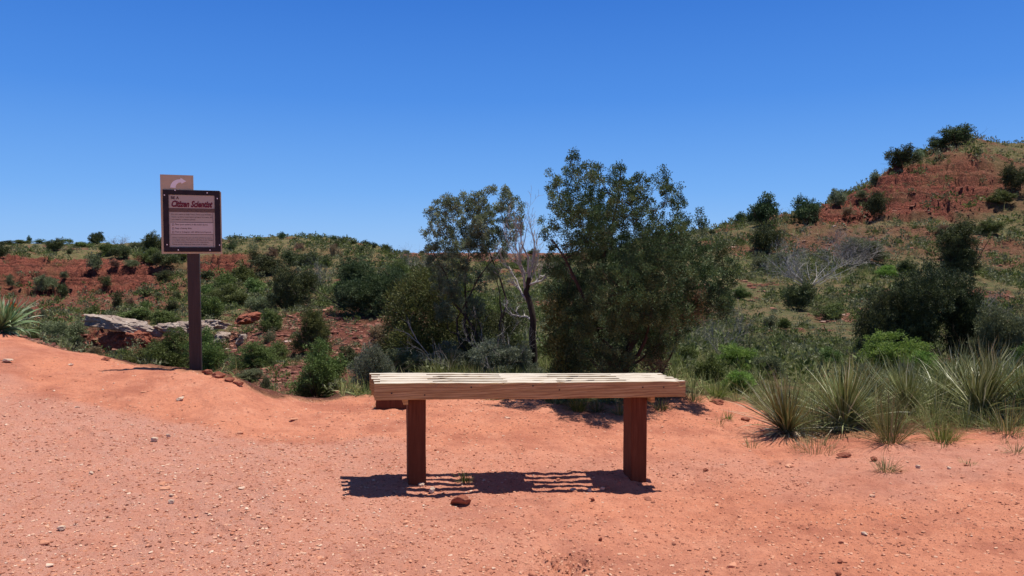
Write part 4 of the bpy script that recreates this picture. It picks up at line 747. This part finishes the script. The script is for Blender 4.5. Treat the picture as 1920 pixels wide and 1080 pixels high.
B = [
 # skyline, left to right
 (14, 459, 40, 8, 'dark', 95, 'low dark bush on the skyline at the left photo edge'),
 (46, 457, 34, 7, 'mid', 98, 'flat green bush on the skyline just right of the left photo edge'),
 (55, 456, 12, 14, 'juniper', 105, 'tiny round topped tree on the left skyline'),
 (74, 457, 28, 9, 'juniper', 100, 'low wide bush on the skyline right of the tiny round topped tree'),
 (102, 470, 36, 22, 'dark', 96, 'dark bush on the rim of the left bluff'),
 (126, 458, 22, 10, 'mid', 98, 'small green bush on the skyline between rim bush and round juniper'),
 (182, 460, 34, 24, 'juniper', 98, 'dark round juniper standing out on the skyline left of the sign'),
 (131, 476, 13, 11, 'dark', 92, 'small dark bush on the rim right of the larger rim bush'),
 (6, 484, 26, 26, 'dark', 84, 'dark bush cut by the left photo edge on the bluff rim'),
 (155, 464, 30, 10, 'mid', 98, 'low green bush on the rim left below the round juniper'),
 (208, 478, 44, 22, 'mid', 96, 'green bush below the bare grey skyline shrub'),
 (228, 484, 40, 24, 'dark', 95, 'dark bush on the slope shoulder left of the sign panel'),
 (262, 470, 34, 18, 'sage', 98, 'grey green bush on the skyline just left of the sign panel'),
 (292, 472, 46, 34, 'dark', 92, 'tall dark bush touching the left edge of the sign panel'),
 (275, 492, 44, 26, 'mid', 90, 'green bush on the slope below left of the sign panel'),
 (312, 500, 50, 26, 'dark', 88, 'dark bush under the lower left corner of the sign panel'),
 (338, 492, 36, 24, 'mid', 90, 'green bush just left of the post under the panel'),
 (250, 502, 30, 14, 'sage', 86, 'small sage bush above the red bluff left of the post'),
 (435, 471, 16, 18, 'dark', 96, 'small dark bush right of the sign panel on the plateau'),
 (440, 450, 7, 7, 'juniper', 110, 'tiny tree on the skyline right of the sign panel'),
 (477, 494, 24, 24, 'dark', 84, 'dark bush above the red ledge right of the sign'),
 (487, 452, 16, 7, 'mid', 104, 'low bush on the middle skyline left of the lone round tree'),
 (528, 449, 15, 14, 'juniper', 104, 'lone round tree on the middle skyline'),
 (556, 453, 13, 7, 'dry', 102, 'small brown bush on the middle skyline right of the lone round tree'),
 (594, 450, 26, 8, 'juniper', 104, 'low bush at the highest part of the middle skyline'),
 (626, 451, 16, 9, 'juniper', 104, 'left dark bush of the skyline cluster'),
 (645, 456, 22, 12, 'juniper', 102, 'middle dark bush of the skyline cluster'),
 (635, 465, 24, 14, 'dark', 98, 'dark bush just below the skyline cluster'),
 (662, 458, 20, 8, 'juniper', 102, 'right trailing bush of the skyline cluster'),
 (688, 464, 24, 13, 'juniper', 100, 'round bush on the skyline ledge right of the cluster'),
 (702, 464, 12, 10, 'juniper', 100, 'smaller round bush touching the skyline ledge bush'),
 (725, 474, 22, 16, 'dark', 98, 'dark bush at the right end of the red skyline ledge'),
 (740, 477, 10, 8, 'dark', 98, 'tiny dark bush on the slope below the skyline ledge end'),
 (763, 477, 18, 8, 'sage', 120, 'pale bush on the far ridge left of the thin juniper'),
 (791, 477, 12, 7, 'dark', 120, 'tiny bush on the far ridge beside the thin juniper crown'),
 (1000, 470, 26, 10, 'dark', 120, 'low bush on the far ridge between the two junipers'),
 # red bluff, left
 (180, 508, 30, 30, 'sage', 70, 'grey green bush high on the left red bluff'),
 (216, 503, 18, 14, 'dry', 70, 'rust brown bush high on the red bluff left of the sign'),
 (120, 524, 17, 14, 'sage', 65, 'small bush in the middle of the left red bluff'),
 (21, 536, 20, 20, 'sage', 60, 'grey bush low on the bluff near the left photo edge'),
 (87, 545, 40, 28, 'sage', 55, 'widest grey green bush on the left red bluff'),
 (116, 560, 26, 28, 'dark', 52, 'dark bush just right below the widest bluff bush'),
 (200, 543, 24, 18, 'dark', 60, 'dark round bush on the bluff left of the post'),
 (221, 580, 28, 34, 'dark', 50, 'tall dark bush at the bluff foot above the caprock slab'),
 (50, 594, 18, 14, 'sage', 40, 'small olive bush above the yucca at left'),
 (82, 600, 13, 18, 'sage', 38, 'narrow bush between the yucca and the caprock slab'),
 (172, 596, 32, 22, 'olive', 38, 'dry olive bush just above the left end of the caprock slab'),
 (275, 555, 26, 18, 'dark', 56, 'dark bush on the bluff foot left of the post, upper one'),
 (276, 582, 22, 16, 'mid', 46, 'green bush on the bluff foot left of the post, lower one'),
 (333, 562, 22, 16, 'dark', 54, 'dark bush touching the left edge of the post'),
 (321, 588, 38, 24, 'dark', 44, 'wide dark bush left of the post above the caprock'),
 (308, 526, 34, 18, 'dark', 66, 'dark bush on the bluff shoulder left of the post'),
 (386, 526, 32, 18, 'dark', 66, 'dark bush right of the post below the red ledge'),
 (245, 574, 18, 14, 'dry', 46, 'small brown bush between the two dark bushes at the bluff foot'),
 (258, 602, 70, 24, 'mid', 31, 'long green bush growing behind the caprock slab'),
 (310, 606, 60, 24, 'mid', 31, 'green bush behind the pointed caprock block'),
 (298, 560, 20, 12, 'sage', 54, 'small sage bush on the bluff foot above the green bush'),
 # slopes in the middle
 (420, 548, 50, 36, 'mid', 60, 'green bush on the slope right of the post, below the dark one'),
 (455, 530, 54, 32, 'mid', 64, 'large green bush on the slope under the red ledge'),
 (500, 510, 60, 30, 'dark', 70, 'wide dark bush under the plateau right of the sign'),
 (545, 497, 46, 26, 'dark', 76, 'dark bush on the slope below the lone round skyline tree'),
 (582, 500, 52, 26, 'dark', 74, 'dark bush on the slope left of the red scar'),
 (512, 482, 26, 18, 'dry', 86, 'brown grey bush high on the middle slope'),
 (562, 470, 24, 14, 'dry', 92, 'brown bush just under the middle skyline'),
 (632, 484, 26, 26, 'dry', 84, 'brown dark bush left of the small red scar'),
 (677, 478, 16, 15, 'mid', 90, 'green bush on the slope under the skyline ledge'),
 (612, 505, 28, 22, 'dark', 74, 'dark bush right of the slope bush pair'),
 (440, 580, 90, 44, 'mid', 45, 'broad green shrub mass right of the post'),
 (395, 600, 60, 44, 'mid', 36, 'green shrub touching the right side of the post above the pale slab'),
 (490, 590, 60, 36, 'sage', 36, 'sage green shrub left of the dark valley shrub'),
 (395, 560, 40, 26, 'mid', 55, 'green bush directly right of the post in mid slope'),
 (480, 556, 56, 32, 'mid', 50, 'green shrub left above the dark valley shrub'),
 (545, 582, 96, 82, 'dark', 26, 'big dark shrub with pale twig tips in mid valley'),
 (645, 560, 60, 34, 'mid', 40, 'green grassy shrub left of the dark valley juniper'),
 (690, 592, 140, 104, 'juniper', 24, 'dark spreading juniper in mid valley left of the olive shrub'),
 (750, 560, 90, 70, 'mid', 30, 'green shrub behind the dark spreading valley juniper'),
 (512, 620, 52, 40, 'mid', 22, 'round green bush on the red gully side'),
 (503, 642, 30, 20, 'sage', 20, 'small sage bush below the round green gully bush'),
 (590, 668, 78, 84, 'olive', 17, 'olive brown tree like shrub with visible stems on the gully side'),
 (486, 688, 100, 46, 'mid', 15, 'dark green hanging shrub on the gully wall right of the post'),
 (520, 680, 56, 38, 'mid', 15, 'lighter green shrub on the gully wall right of the hanging shrub'),
 (602, 752, 112, 106, 'mid', 8, 'leafy green shrub growing from the gully left of the bench'),
 (695, 740, 88, 80, 'herb', 7, 'pale grey leaved shrub rising at the left end of the bench'),
 (470, 716, 60, 22, 'sage', 11, 'low sage tuft on pink rocks in the gully'),
 (500, 738, 24, 32, 'sage', 9, 'small upright sage tuft at the trail edge'),
 (252, 696, 84, 38, 'olive', 12, 'olive green bush low in the gully left of the post'),
 (318, 700, 110, 80, 'mid', 13, 'fresh green bush left of the post rising to the caprock'),
 (395, 700, 90, 80, 'mid', 12, 'fresh green bush right of the post below the pale slab'),
 (120, 664, 84, 58, 'sage', 14, 'grey green bush behind the trail rim right of the yucca'),
 (75, 648, 60, 34, 'olive', 12, 'dull olive bush directly right of the yucca behind the rim'),
 (176, 680, 36, 30, 'dry', 13, 'brownish bush below the left end of the caprock slab'),
 (655, 690, 60, 40, 'dark', 16, 'small dark shrub between the gully shrubs left of the bench'),
 (715, 655, 54, 44, 'dry', 16, 'brown scrub on the bank under the valley juniper'),
 # right side
 (1336, 441, 15, 10, 'juniper', 50, 'tiny bush on the skyline beside the largest juniper'),
 (1318, 441, 12, 8, 'dark', 50, 'tiny dark bush on the skyline nearest the largest juniper'),
 (1432, 419, 72, 52, 'juniper', 50, 'round dark juniper on the right skyline, leftmost of the hilltop row'),
 (1391, 410, 26, 20, 'juniper', 50, 'small juniper clump attached left of the round skyline juniper'),
 (1512, 420, 62, 48, 'juniper', 48, 'wide dark juniper on the skyline ledge right of the round one'),
 (1570, 388, 34, 32, 'grey_j', 52, 'pale airy juniper on the right skyline below the hill'),
 (1616, 374, 26, 16, 'sage', 52, 'grey tuft on the rising skyline of the right hill'),
 (1641, 350, 24, 26, 'grey_j', 55, 'airy little juniper on the steep skyline of the right hill'),
 (1690, 314, 56, 38, 'juniper', 58, 'dark juniper on the skyline below the hill summit'),
 (1722, 298, 22, 20, 'grey_j', 58, 'small pale juniper touching the summit side juniper'),
 (1794, 270, 64, 34, 'juniper', 66, 'largest dark juniper crowning the hill summit'),
 (1758, 278, 40, 20, 'juniper', 64, 'low juniper just left of the summit crown'),
 (1645, 406, 46, 44, 'dark', 48, 'dark bush on the red flank of the right hill'),
 (1592, 404, 26, 16, 'dry', 50, 'small brown tuft on the shoulder under the airy juniper'),
 (1438, 474, 64, 50, 'dark', 40, 'dark round bush on the slope below the hilltop row'),
 (1906, 358, 50, 46, 'dark', 50, 'dark bush at the right photo edge on the red hill'),
 (1880, 384, 50, 24, 'mid', 48, 'green bush below the edge bush on the red hill'),
 (1789, 514, 96, 96, 'dark', 28, 'upright dark bush with bare lower stems on the right slope'),
 (1622, 494, 76, 46, 'sage', 34, 'grey green shrub beside the leafless thicket'),
 (1496, 580, 64, 50, 'dark', 24, 'compact dark bush below the white dead branches'),
 (1430, 512, 50, 28, 'sage', 34, 'grey green bush left of the pale dead branches'),
 (1462, 495, 40, 20, 'sage', 38, 'small sage bush right below the dark round slope bush'),
 (1698, 516, 42, 28, 'dark', 28, 'small dark bush left of the upright bush'),
 (1660, 520, 40, 22, 'bright', 30, 'yellow green grassy tuft left of the small dark bush'),
 (1440, 616, 30, 22, 'sage', 18, 'left one of two small round sage bushes on the slope'),
 (1469, 618, 28, 22, 'mid', 18, 'right one of two small round sage bushes on the slope'),
 (1715, 682, 200, 170, 'juniper', 13, 'huge dark juniper mass behind the yuccas'),
 (1650, 680, 110, 120, 'dark', 13, 'dark shrub at the left flank of the huge juniper mass'),
 (1815, 690, 110, 130, 'juniper', 13, 'dark shrub at the right flank of the huge juniper mass'),
 (1880, 690, 100, 110, 'sage', 12, 'grey green shrub at the right edge behind the yuccas'),
 (1925, 700, 60, 60, 'mid', 9, 'fresh green shrub cut by the right photo edge'),
 (1672, 702, 120, 76, 'bright', 8, 'bright lime green bush behind the middle yuccas'),
 (1725, 705, 60, 46, 'bright', 8, 'small lime green bush right of the larger lime bush'),
 (1376, 700, 80, 52, 'bright', 8, 'bright green bush on the slope right of the bench'),
 (1385, 732, 60, 36, 'bright', 6.8, 'low bright green bush at the edge of the dirt right of the bench'),
 (1330, 715, 70, 44, 'mid', 7.4, 'grey green weed patch right behind the bench end'),
 (1275, 700, 60, 36, 'mid', 8.4, 'green weed patch between juniper and bench end'),
 (1440, 710, 60, 40, 'sage', 8, 'sage bush behind the left yucca'),
 (1560, 690, 60, 36, 'mid', 10, 'dull green bush behind the middle yucca'),
 (1355, 590, 40, 26, 'sage', 18, 'sage bush on the slope right of the juniper crown'),
 (1390, 560, 40, 22, 'mid', 24, 'green tuft on the slope right of the juniper crown'),
 (1560, 600, 60, 30, 'mid', 20, 'low green shrub on the grassy slope'),
 (1850, 440, 50, 26, 'mid', 38, 'green bush on the lower flank of the right hill'),
 (1775, 445, 40, 22, 'dry', 42, 'brown bush on the lower flank of the right hill'),
 # foot of the central trees
 (850, 706, 120, 60, 'herb', 6.9, 'pale leafy herb patch behind the middle of the bench'),
 (930, 706, 120, 66, 'herb', 6.9, 'grey green sunflower like herbs below the thin juniper'),
 (985, 706, 70, 50, 'herb', 6.8, 'pale herbs around the foot of the dead tree'),
 (770, 712, 90, 56, 'sage', 7.2, 'brownish sage shrub above the left half of the bench'),
]
M['grey_j'] = M['grey_juniper']
for b_ in B:
    px, py, w_, h_, k, y0, lab = b_
    o = shrub(px, py, w_, h_, 'juniper' if k == 'grey_j' else k, y0, lab, cat='tree' if ('juniper' in lab and w_ > 100) else 'shrub')
    if k == 'grey_j':
        for ob in (o, *o.children):
            if ob.data and ob.data.name.startswith('crown'):
                me = ob.data.copy(); me.materials[0] = M['grey_juniper']; ob.data = me

# ------------------------------------------------------------------ yuccas and grasses
LEAN = {1: (-.22, -.05), 2: (.02, -.1), 3: (-.05, .0), 4: (.1, -.05), 5: (-.1, 0), 6: (.15, 0), 7: (.2, -.1), 8: (-.12, 0), 9: (.08, 0)}
def yucca(px, py, Y, label, n, Lm, seed, tilt=(.0, .62), curve=.45, dead=60, w=.011, stem=0.04, mat='yucca'):
    p = at(px, py, Y); x, y = p[0], p[1]; z = gz(x, y); rng = np.random.default_rng(seed); root = empty('yucca', (x, y, z-.01), label, 'yucca', 'yuccas along the trail edge')
    g = Geo(); blades(rng, g, n, .035, Lm, tilt, w, curve, 7, stem); v_ = g.V[0]; v_[:, 0] += LEAN[seed][0]*v_[:, 2]; v_[:, 1] += LEAN[seed][1]*v_[:, 2]; v_ += np.stack([fbm(v_[:, 0]*7, v_[:, 2]*7, seed, 2), fbm(v_[:, 1]*7, v_[:, 2]*7, seed+4, 2), v_[:, 2]*0], 1)*.05*v_[:, 2:3]/Lm; put('leaves', g.build('leaves', M[mat]), root)
    g = Geo(); blades(rng, g, dead, .05, Lm*.62, (1.35, .25), w*.9, .9, 6, stem*.6, drop=.5); put('dead_leaves', g.build('dead_leaves', M['deadblade']), root); return root
yucca(1478, 818, 5.35, 'leftmost yucca of the row with brown tinged blades and a matted skirt', 300, .47, 1, (.25, .62), .5, 260, .0095)
yucca(1582, 805, 5.45, 'full round yucca with a yellow green heart, second in the row', 400, .52, 2, (.15, .62), .42, 170, .0112)
yucca(1702, 776, 5.95, 'yucca set back behind the others with stiff pale blades', 280, .49, 3, (.1, .62), .3, 110, .0105)
yucca(1838, 808, 5.6, 'widest yucca of the row with tall crossing blades', 400, .58, 4, (.1, .66), .25, 150, .0125)
yucca(1925, 800, 5.5, 'yucca cut by the right photo edge', 300, .44, 5, (.1, .65), .4, 90, .0105)
yucca(1790, 740, 6.9, 'half hidden yucca behind the gap of the right pair', 200, .50, 6, (.05, .6), .3, 30, .010)
yucca(1640, 770, 6.3, 'small yucca wedged between the second and third of the row', 200, .42, 8, (.1, .6), .35, 60, .010)
yucca(1765, 782, 6.1, 'small yucca wedged left of the widest one', 200, .44, 9, (.1, .6), .35, 60, .010)
yucca(2, 630, 6.75, 'broad leaved green yucca on the trail rim at the left photo edge', 230, .34, 7, (.5, .7), .9, 10, .026, mat='agave')
# orange flower by the left yucca
p = at(19, 572, 6.9); z0 = gz(p[0], p[1]); fl = empty('orange_flower', (p[0], p[1], z0), 'small orange flower on a stalk above the left yucca', 'flower')
rng = np.random.default_rng(3); g = Geo(); hh = p[2]-z0
t = np.linspace(0, 1, 6)[None, :, None]; tubes(g, np.array([[0, 0, 0]])[:, None]*(1-t)+np.array([[.01, 0, hh]])[:, None]*t, np.full((1, 6), .004), 5, .4); put('stem', g.build('stem', M['grass']), fl)
M['petal'] = surf('orange_petal', lambda nt: (.75, .20, .03), .6, .3)
g = Geo()
for c in ((0, 0, 0), (.03, 0, -.012), (-.025, .01, -.02)): leafcloud(rng, g, np.array([[.01+c[0], c[1], hh+c[2]]]), np.array([[0, 0, 1.]]), 40, .016, .022, .014, .4)
put('petals', g.build('petals', M['petal']), fl)
def tuft(px, py, w, h, mat, label, seed, n=110, Y=None, y0=3, name='grass_tuft', tilt=(.1, .6), bw=.005, cat='grass', br=.25, curve=.7):
    if Y: p = at(px, py, Y); x, y = p[0], p[1]; z = gz(x, y)
    else: x, y, z = find(px, py, y0, 12)
    W, H = w/F*y, h/F*y; rng = np.random.default_rng(seed); g = Geo(); blades(rng, g, n, W*br, H*1.15, tilt, bw, curve, 5, -.01)
    o = put(name, g.build(name, M[mat]), None, (x, y, z)); return tag(o, label, cat)
tuft(1084, 770, 52, 34, 'greengrass', 'bright green grass tuft seen under the bench left of its right leg', 1, 200)
tuft(1040, 756, 60, 18, 'grass', 'low dull grass patch seen just under the bench beam', 2, 170)
tuft(1120, 770, 44, 24, 'grass', 'shaded grass between the bright tuft and the right bench leg', 3, 120)
tuft(1162, 778, 24, 30, 'grass', 'thin grass blades touching the right bench leg', 4, 80)
tuft(873, 904, 34, 24, 'greengrass', 'tiny green weed at the back edge of the bench shadow', 5, 90, bw=.004)
tuft(1660, 884, 62, 34, 'grass', 'low grey green weed lying on orange sand before the yuccas', 6, 120, tilt=(.4, .9), bw=.004)
tuft(1668, 830, 80, 110, 'grass', 'thin upright grass clump between the second and third yucca', 7, 220, bw=.004)
tuft(1770, 826, 90, 44, 'greengrass', 'short fresh green grass left of the widest yucca', 8, 200, bw=.004)
tuft(1365, 786, 24, 20, 'greengrass', 'small green tuft on bare sand left of the first yucca', 9, 60, bw=.004)
tuft(1410, 840, 60, 24, 'grass', 'sparse dry grass in front of the first yucca', 10, 70, tilt=(.5, .8), bw=.003)
tuft(1530, 846, 120, 34, 'grass', 'grey grass mat in front of the first two yuccas', 11, 220, tilt=(.4, .8), bw=.003, br=.4)
tuft(1300, 752, 60, 30, 'grass', 'pale weeds at the right end of the bench', 12, 130)
tuft(1240, 768, 40, 26, 'grass', 'shaded weeds just right of the right bench leg', 13, 100)
tuft(708, 764, 16, 16, 'grass', 'tiny dry tuft beside the timber block', 14, 50, bw=.003)
tuft(1345, 742, 60, 34, 'greengrass', 'green grass bunch on the dirt edge under the bright bush', 15, 160)
tuft(835, 712, 90, 60, 'greengrass', 'yellow green grass bunch rising behind the left half of the bench', 16, 260, Y=6.8)
tuft(900, 712, 90, 50, 'grass', 'grey green grass bunch behind the middle of the bench', 17, 200, Y=6.7)
tuft(1535, 800, 90, 80, 'grass', 'loose grass filling the gap between first and second yucca', 20, 110, bw=.0045)
tuft(1640, 800, 80, 90, 'grass', 'tall loose grass right behind the second yucca', 21, 110, bw=.0045)
tuft(1755, 790, 90, 90, 'grass', 'tall loose grass between the set back yucca and the widest one', 22, 110, bw=.0045)
tuft(1890, 812, 90, 70, 'grass', 'loose grass between the widest yucca and the right edge', 23, 110, bw=.0045)
tuft(1815, 870, 40, 14, 'grass', 'flat dry grass on orange sand at the right', 18, 60, tilt=(.8, .6), bw=.003)
tuft(1905, 850, 30, 30, 'grass', 'thin grass at the right edge before the last yucca', 19, 60, bw=.003)

# ------------------------------------------------------------------ uncountable cover
rng = np.random.default_rng(9)
def cover(name, label, n, rlo, rhi, geo_fn, size, mat, keep, seed):
    rng = np.random.default_rng(seed); a = rng.uniform(-.72, .72, n); r = np.exp(rng.uniform(math.log(rlo), math.log(rhi), n)); x, y = np.sin(a)*r, np.cos(a)*r
    tr, rock, bl, hl = masks(x, y); kp = rng.uniform(0, 1, n) < keep(x, y, r, tr, rock, bl, hl); x, y, r = x[kp], y[kp], r[kp]; n = len(x)
    protos = [geo_fn(np.random.default_rng(seed+i)) for i in range(4)]; VV = []; FF = []; AA = []; o = 0; z = ground(x, y)
    for i in range(4):
        s = np.arange(n) % 4 == i; g = protos[i]; V0 = np.concatenate(g.V); F0 = np.concatenate(g.Q[4]); A0 = np.concatenate(g.A); sz = size(r[s], rng)
        V, f = merge(V0, F0, None, np.stack([x[s], y[s], z[s]-sz*.05], 1), sz, rng.uniform(0, 6.28, s.sum())); VV.append(V); FF.append(f+o); o += len(V); AA.append(np.clip(np.tile(A0, s.sum())*.6+np.repeat(rng.uniform(0, .45, s.sum()), len(A0)), 0, 1))
    tag(put(name, mesh(name, np.concatenate(VV), np.concatenate(FF), M[mat], {'tint': np.concatenate(AA)})), label, name.replace('_', ' '), kind='stuff')
def tuftgeo(rng): g = Geo(); blades(rng, g, 16, .12, 1, (.1, .7), .045, .7, 3); return g
def leafgeo(rng):
    g = Geo(); cen, out, _ = in_lobes(rng, [(0, 0, .3, .5, .5, .35)], 12, .5); leafcloud(rng, g, cen, out, 5, .14, .22, .10, .6); return g
def finegeo(rng): g = Geo(); blades(rng, g, 14, .25, 1, (.1, .6), .022, .7, 4); return g
kv = lambda x, y, r, tr, rock, bl, hl: (1-tr)*(1-(960+F*x/y < 640)*(r < 9.5)*.93)*np.clip(1-rock*.80, 0, 1)*(.12+.88*sst(fbm(x*.24, y*.24, 77, 4), -.12, .2))
cover('wild_grass', 'dull green and straw coloured bunch grass covering the slopes', 36000, 6.2, 95, tuftgeo, lambda r, g: (.10+.16*g.uniform(0, 1, len(r)))*np.clip(r/22, .9, 3), 'grass', kv, 100)
cover('low_scrub', 'small grey green scrub dotting the slopes', 30000, 7.5, 150, leafgeo, lambda r, g: (.10+.30*g.uniform(0, 1, len(r))**2)*np.clip(r/24, .8, 3.2), 'sage', lambda *a: (kv(*a)*.9+.10*(1-a[3])*(1-.8*np.maximum(a[5], a[6])))*(.3+.7*sst(a[2], 12, 22)), 200)
cover('green_scrub', 'small dark green scrub dotting the slopes', 26000, 8, 160, leafgeo, lambda r, g: (.12+.40*g.uniform(0, 1, len(r))**2.5)*np.clip(r/24, .8, 3.2), 'mid', lambda *a: (kv(*a)*.9+.03*(1-a[3])*(1-.8*np.maximum(a[5], a[6])))*(.35+.65*sst(a[2], 12, 22)), 300)
cover('verge_grass', 'thin grass blades along the edge of the trail', 16000, 5.0, 18, finegeo, lambda r, g: .06+.16*g.uniform(0, 1, len(r)), 'grass', lambda x, y, r, tr, *a: (1-tr)*(x > -.9)*(.35+.65*sst(fbm(x*.7, y*.7, 66, 3), -.2, .2))+.012*(x > .8)*(y > 4.6), 400)
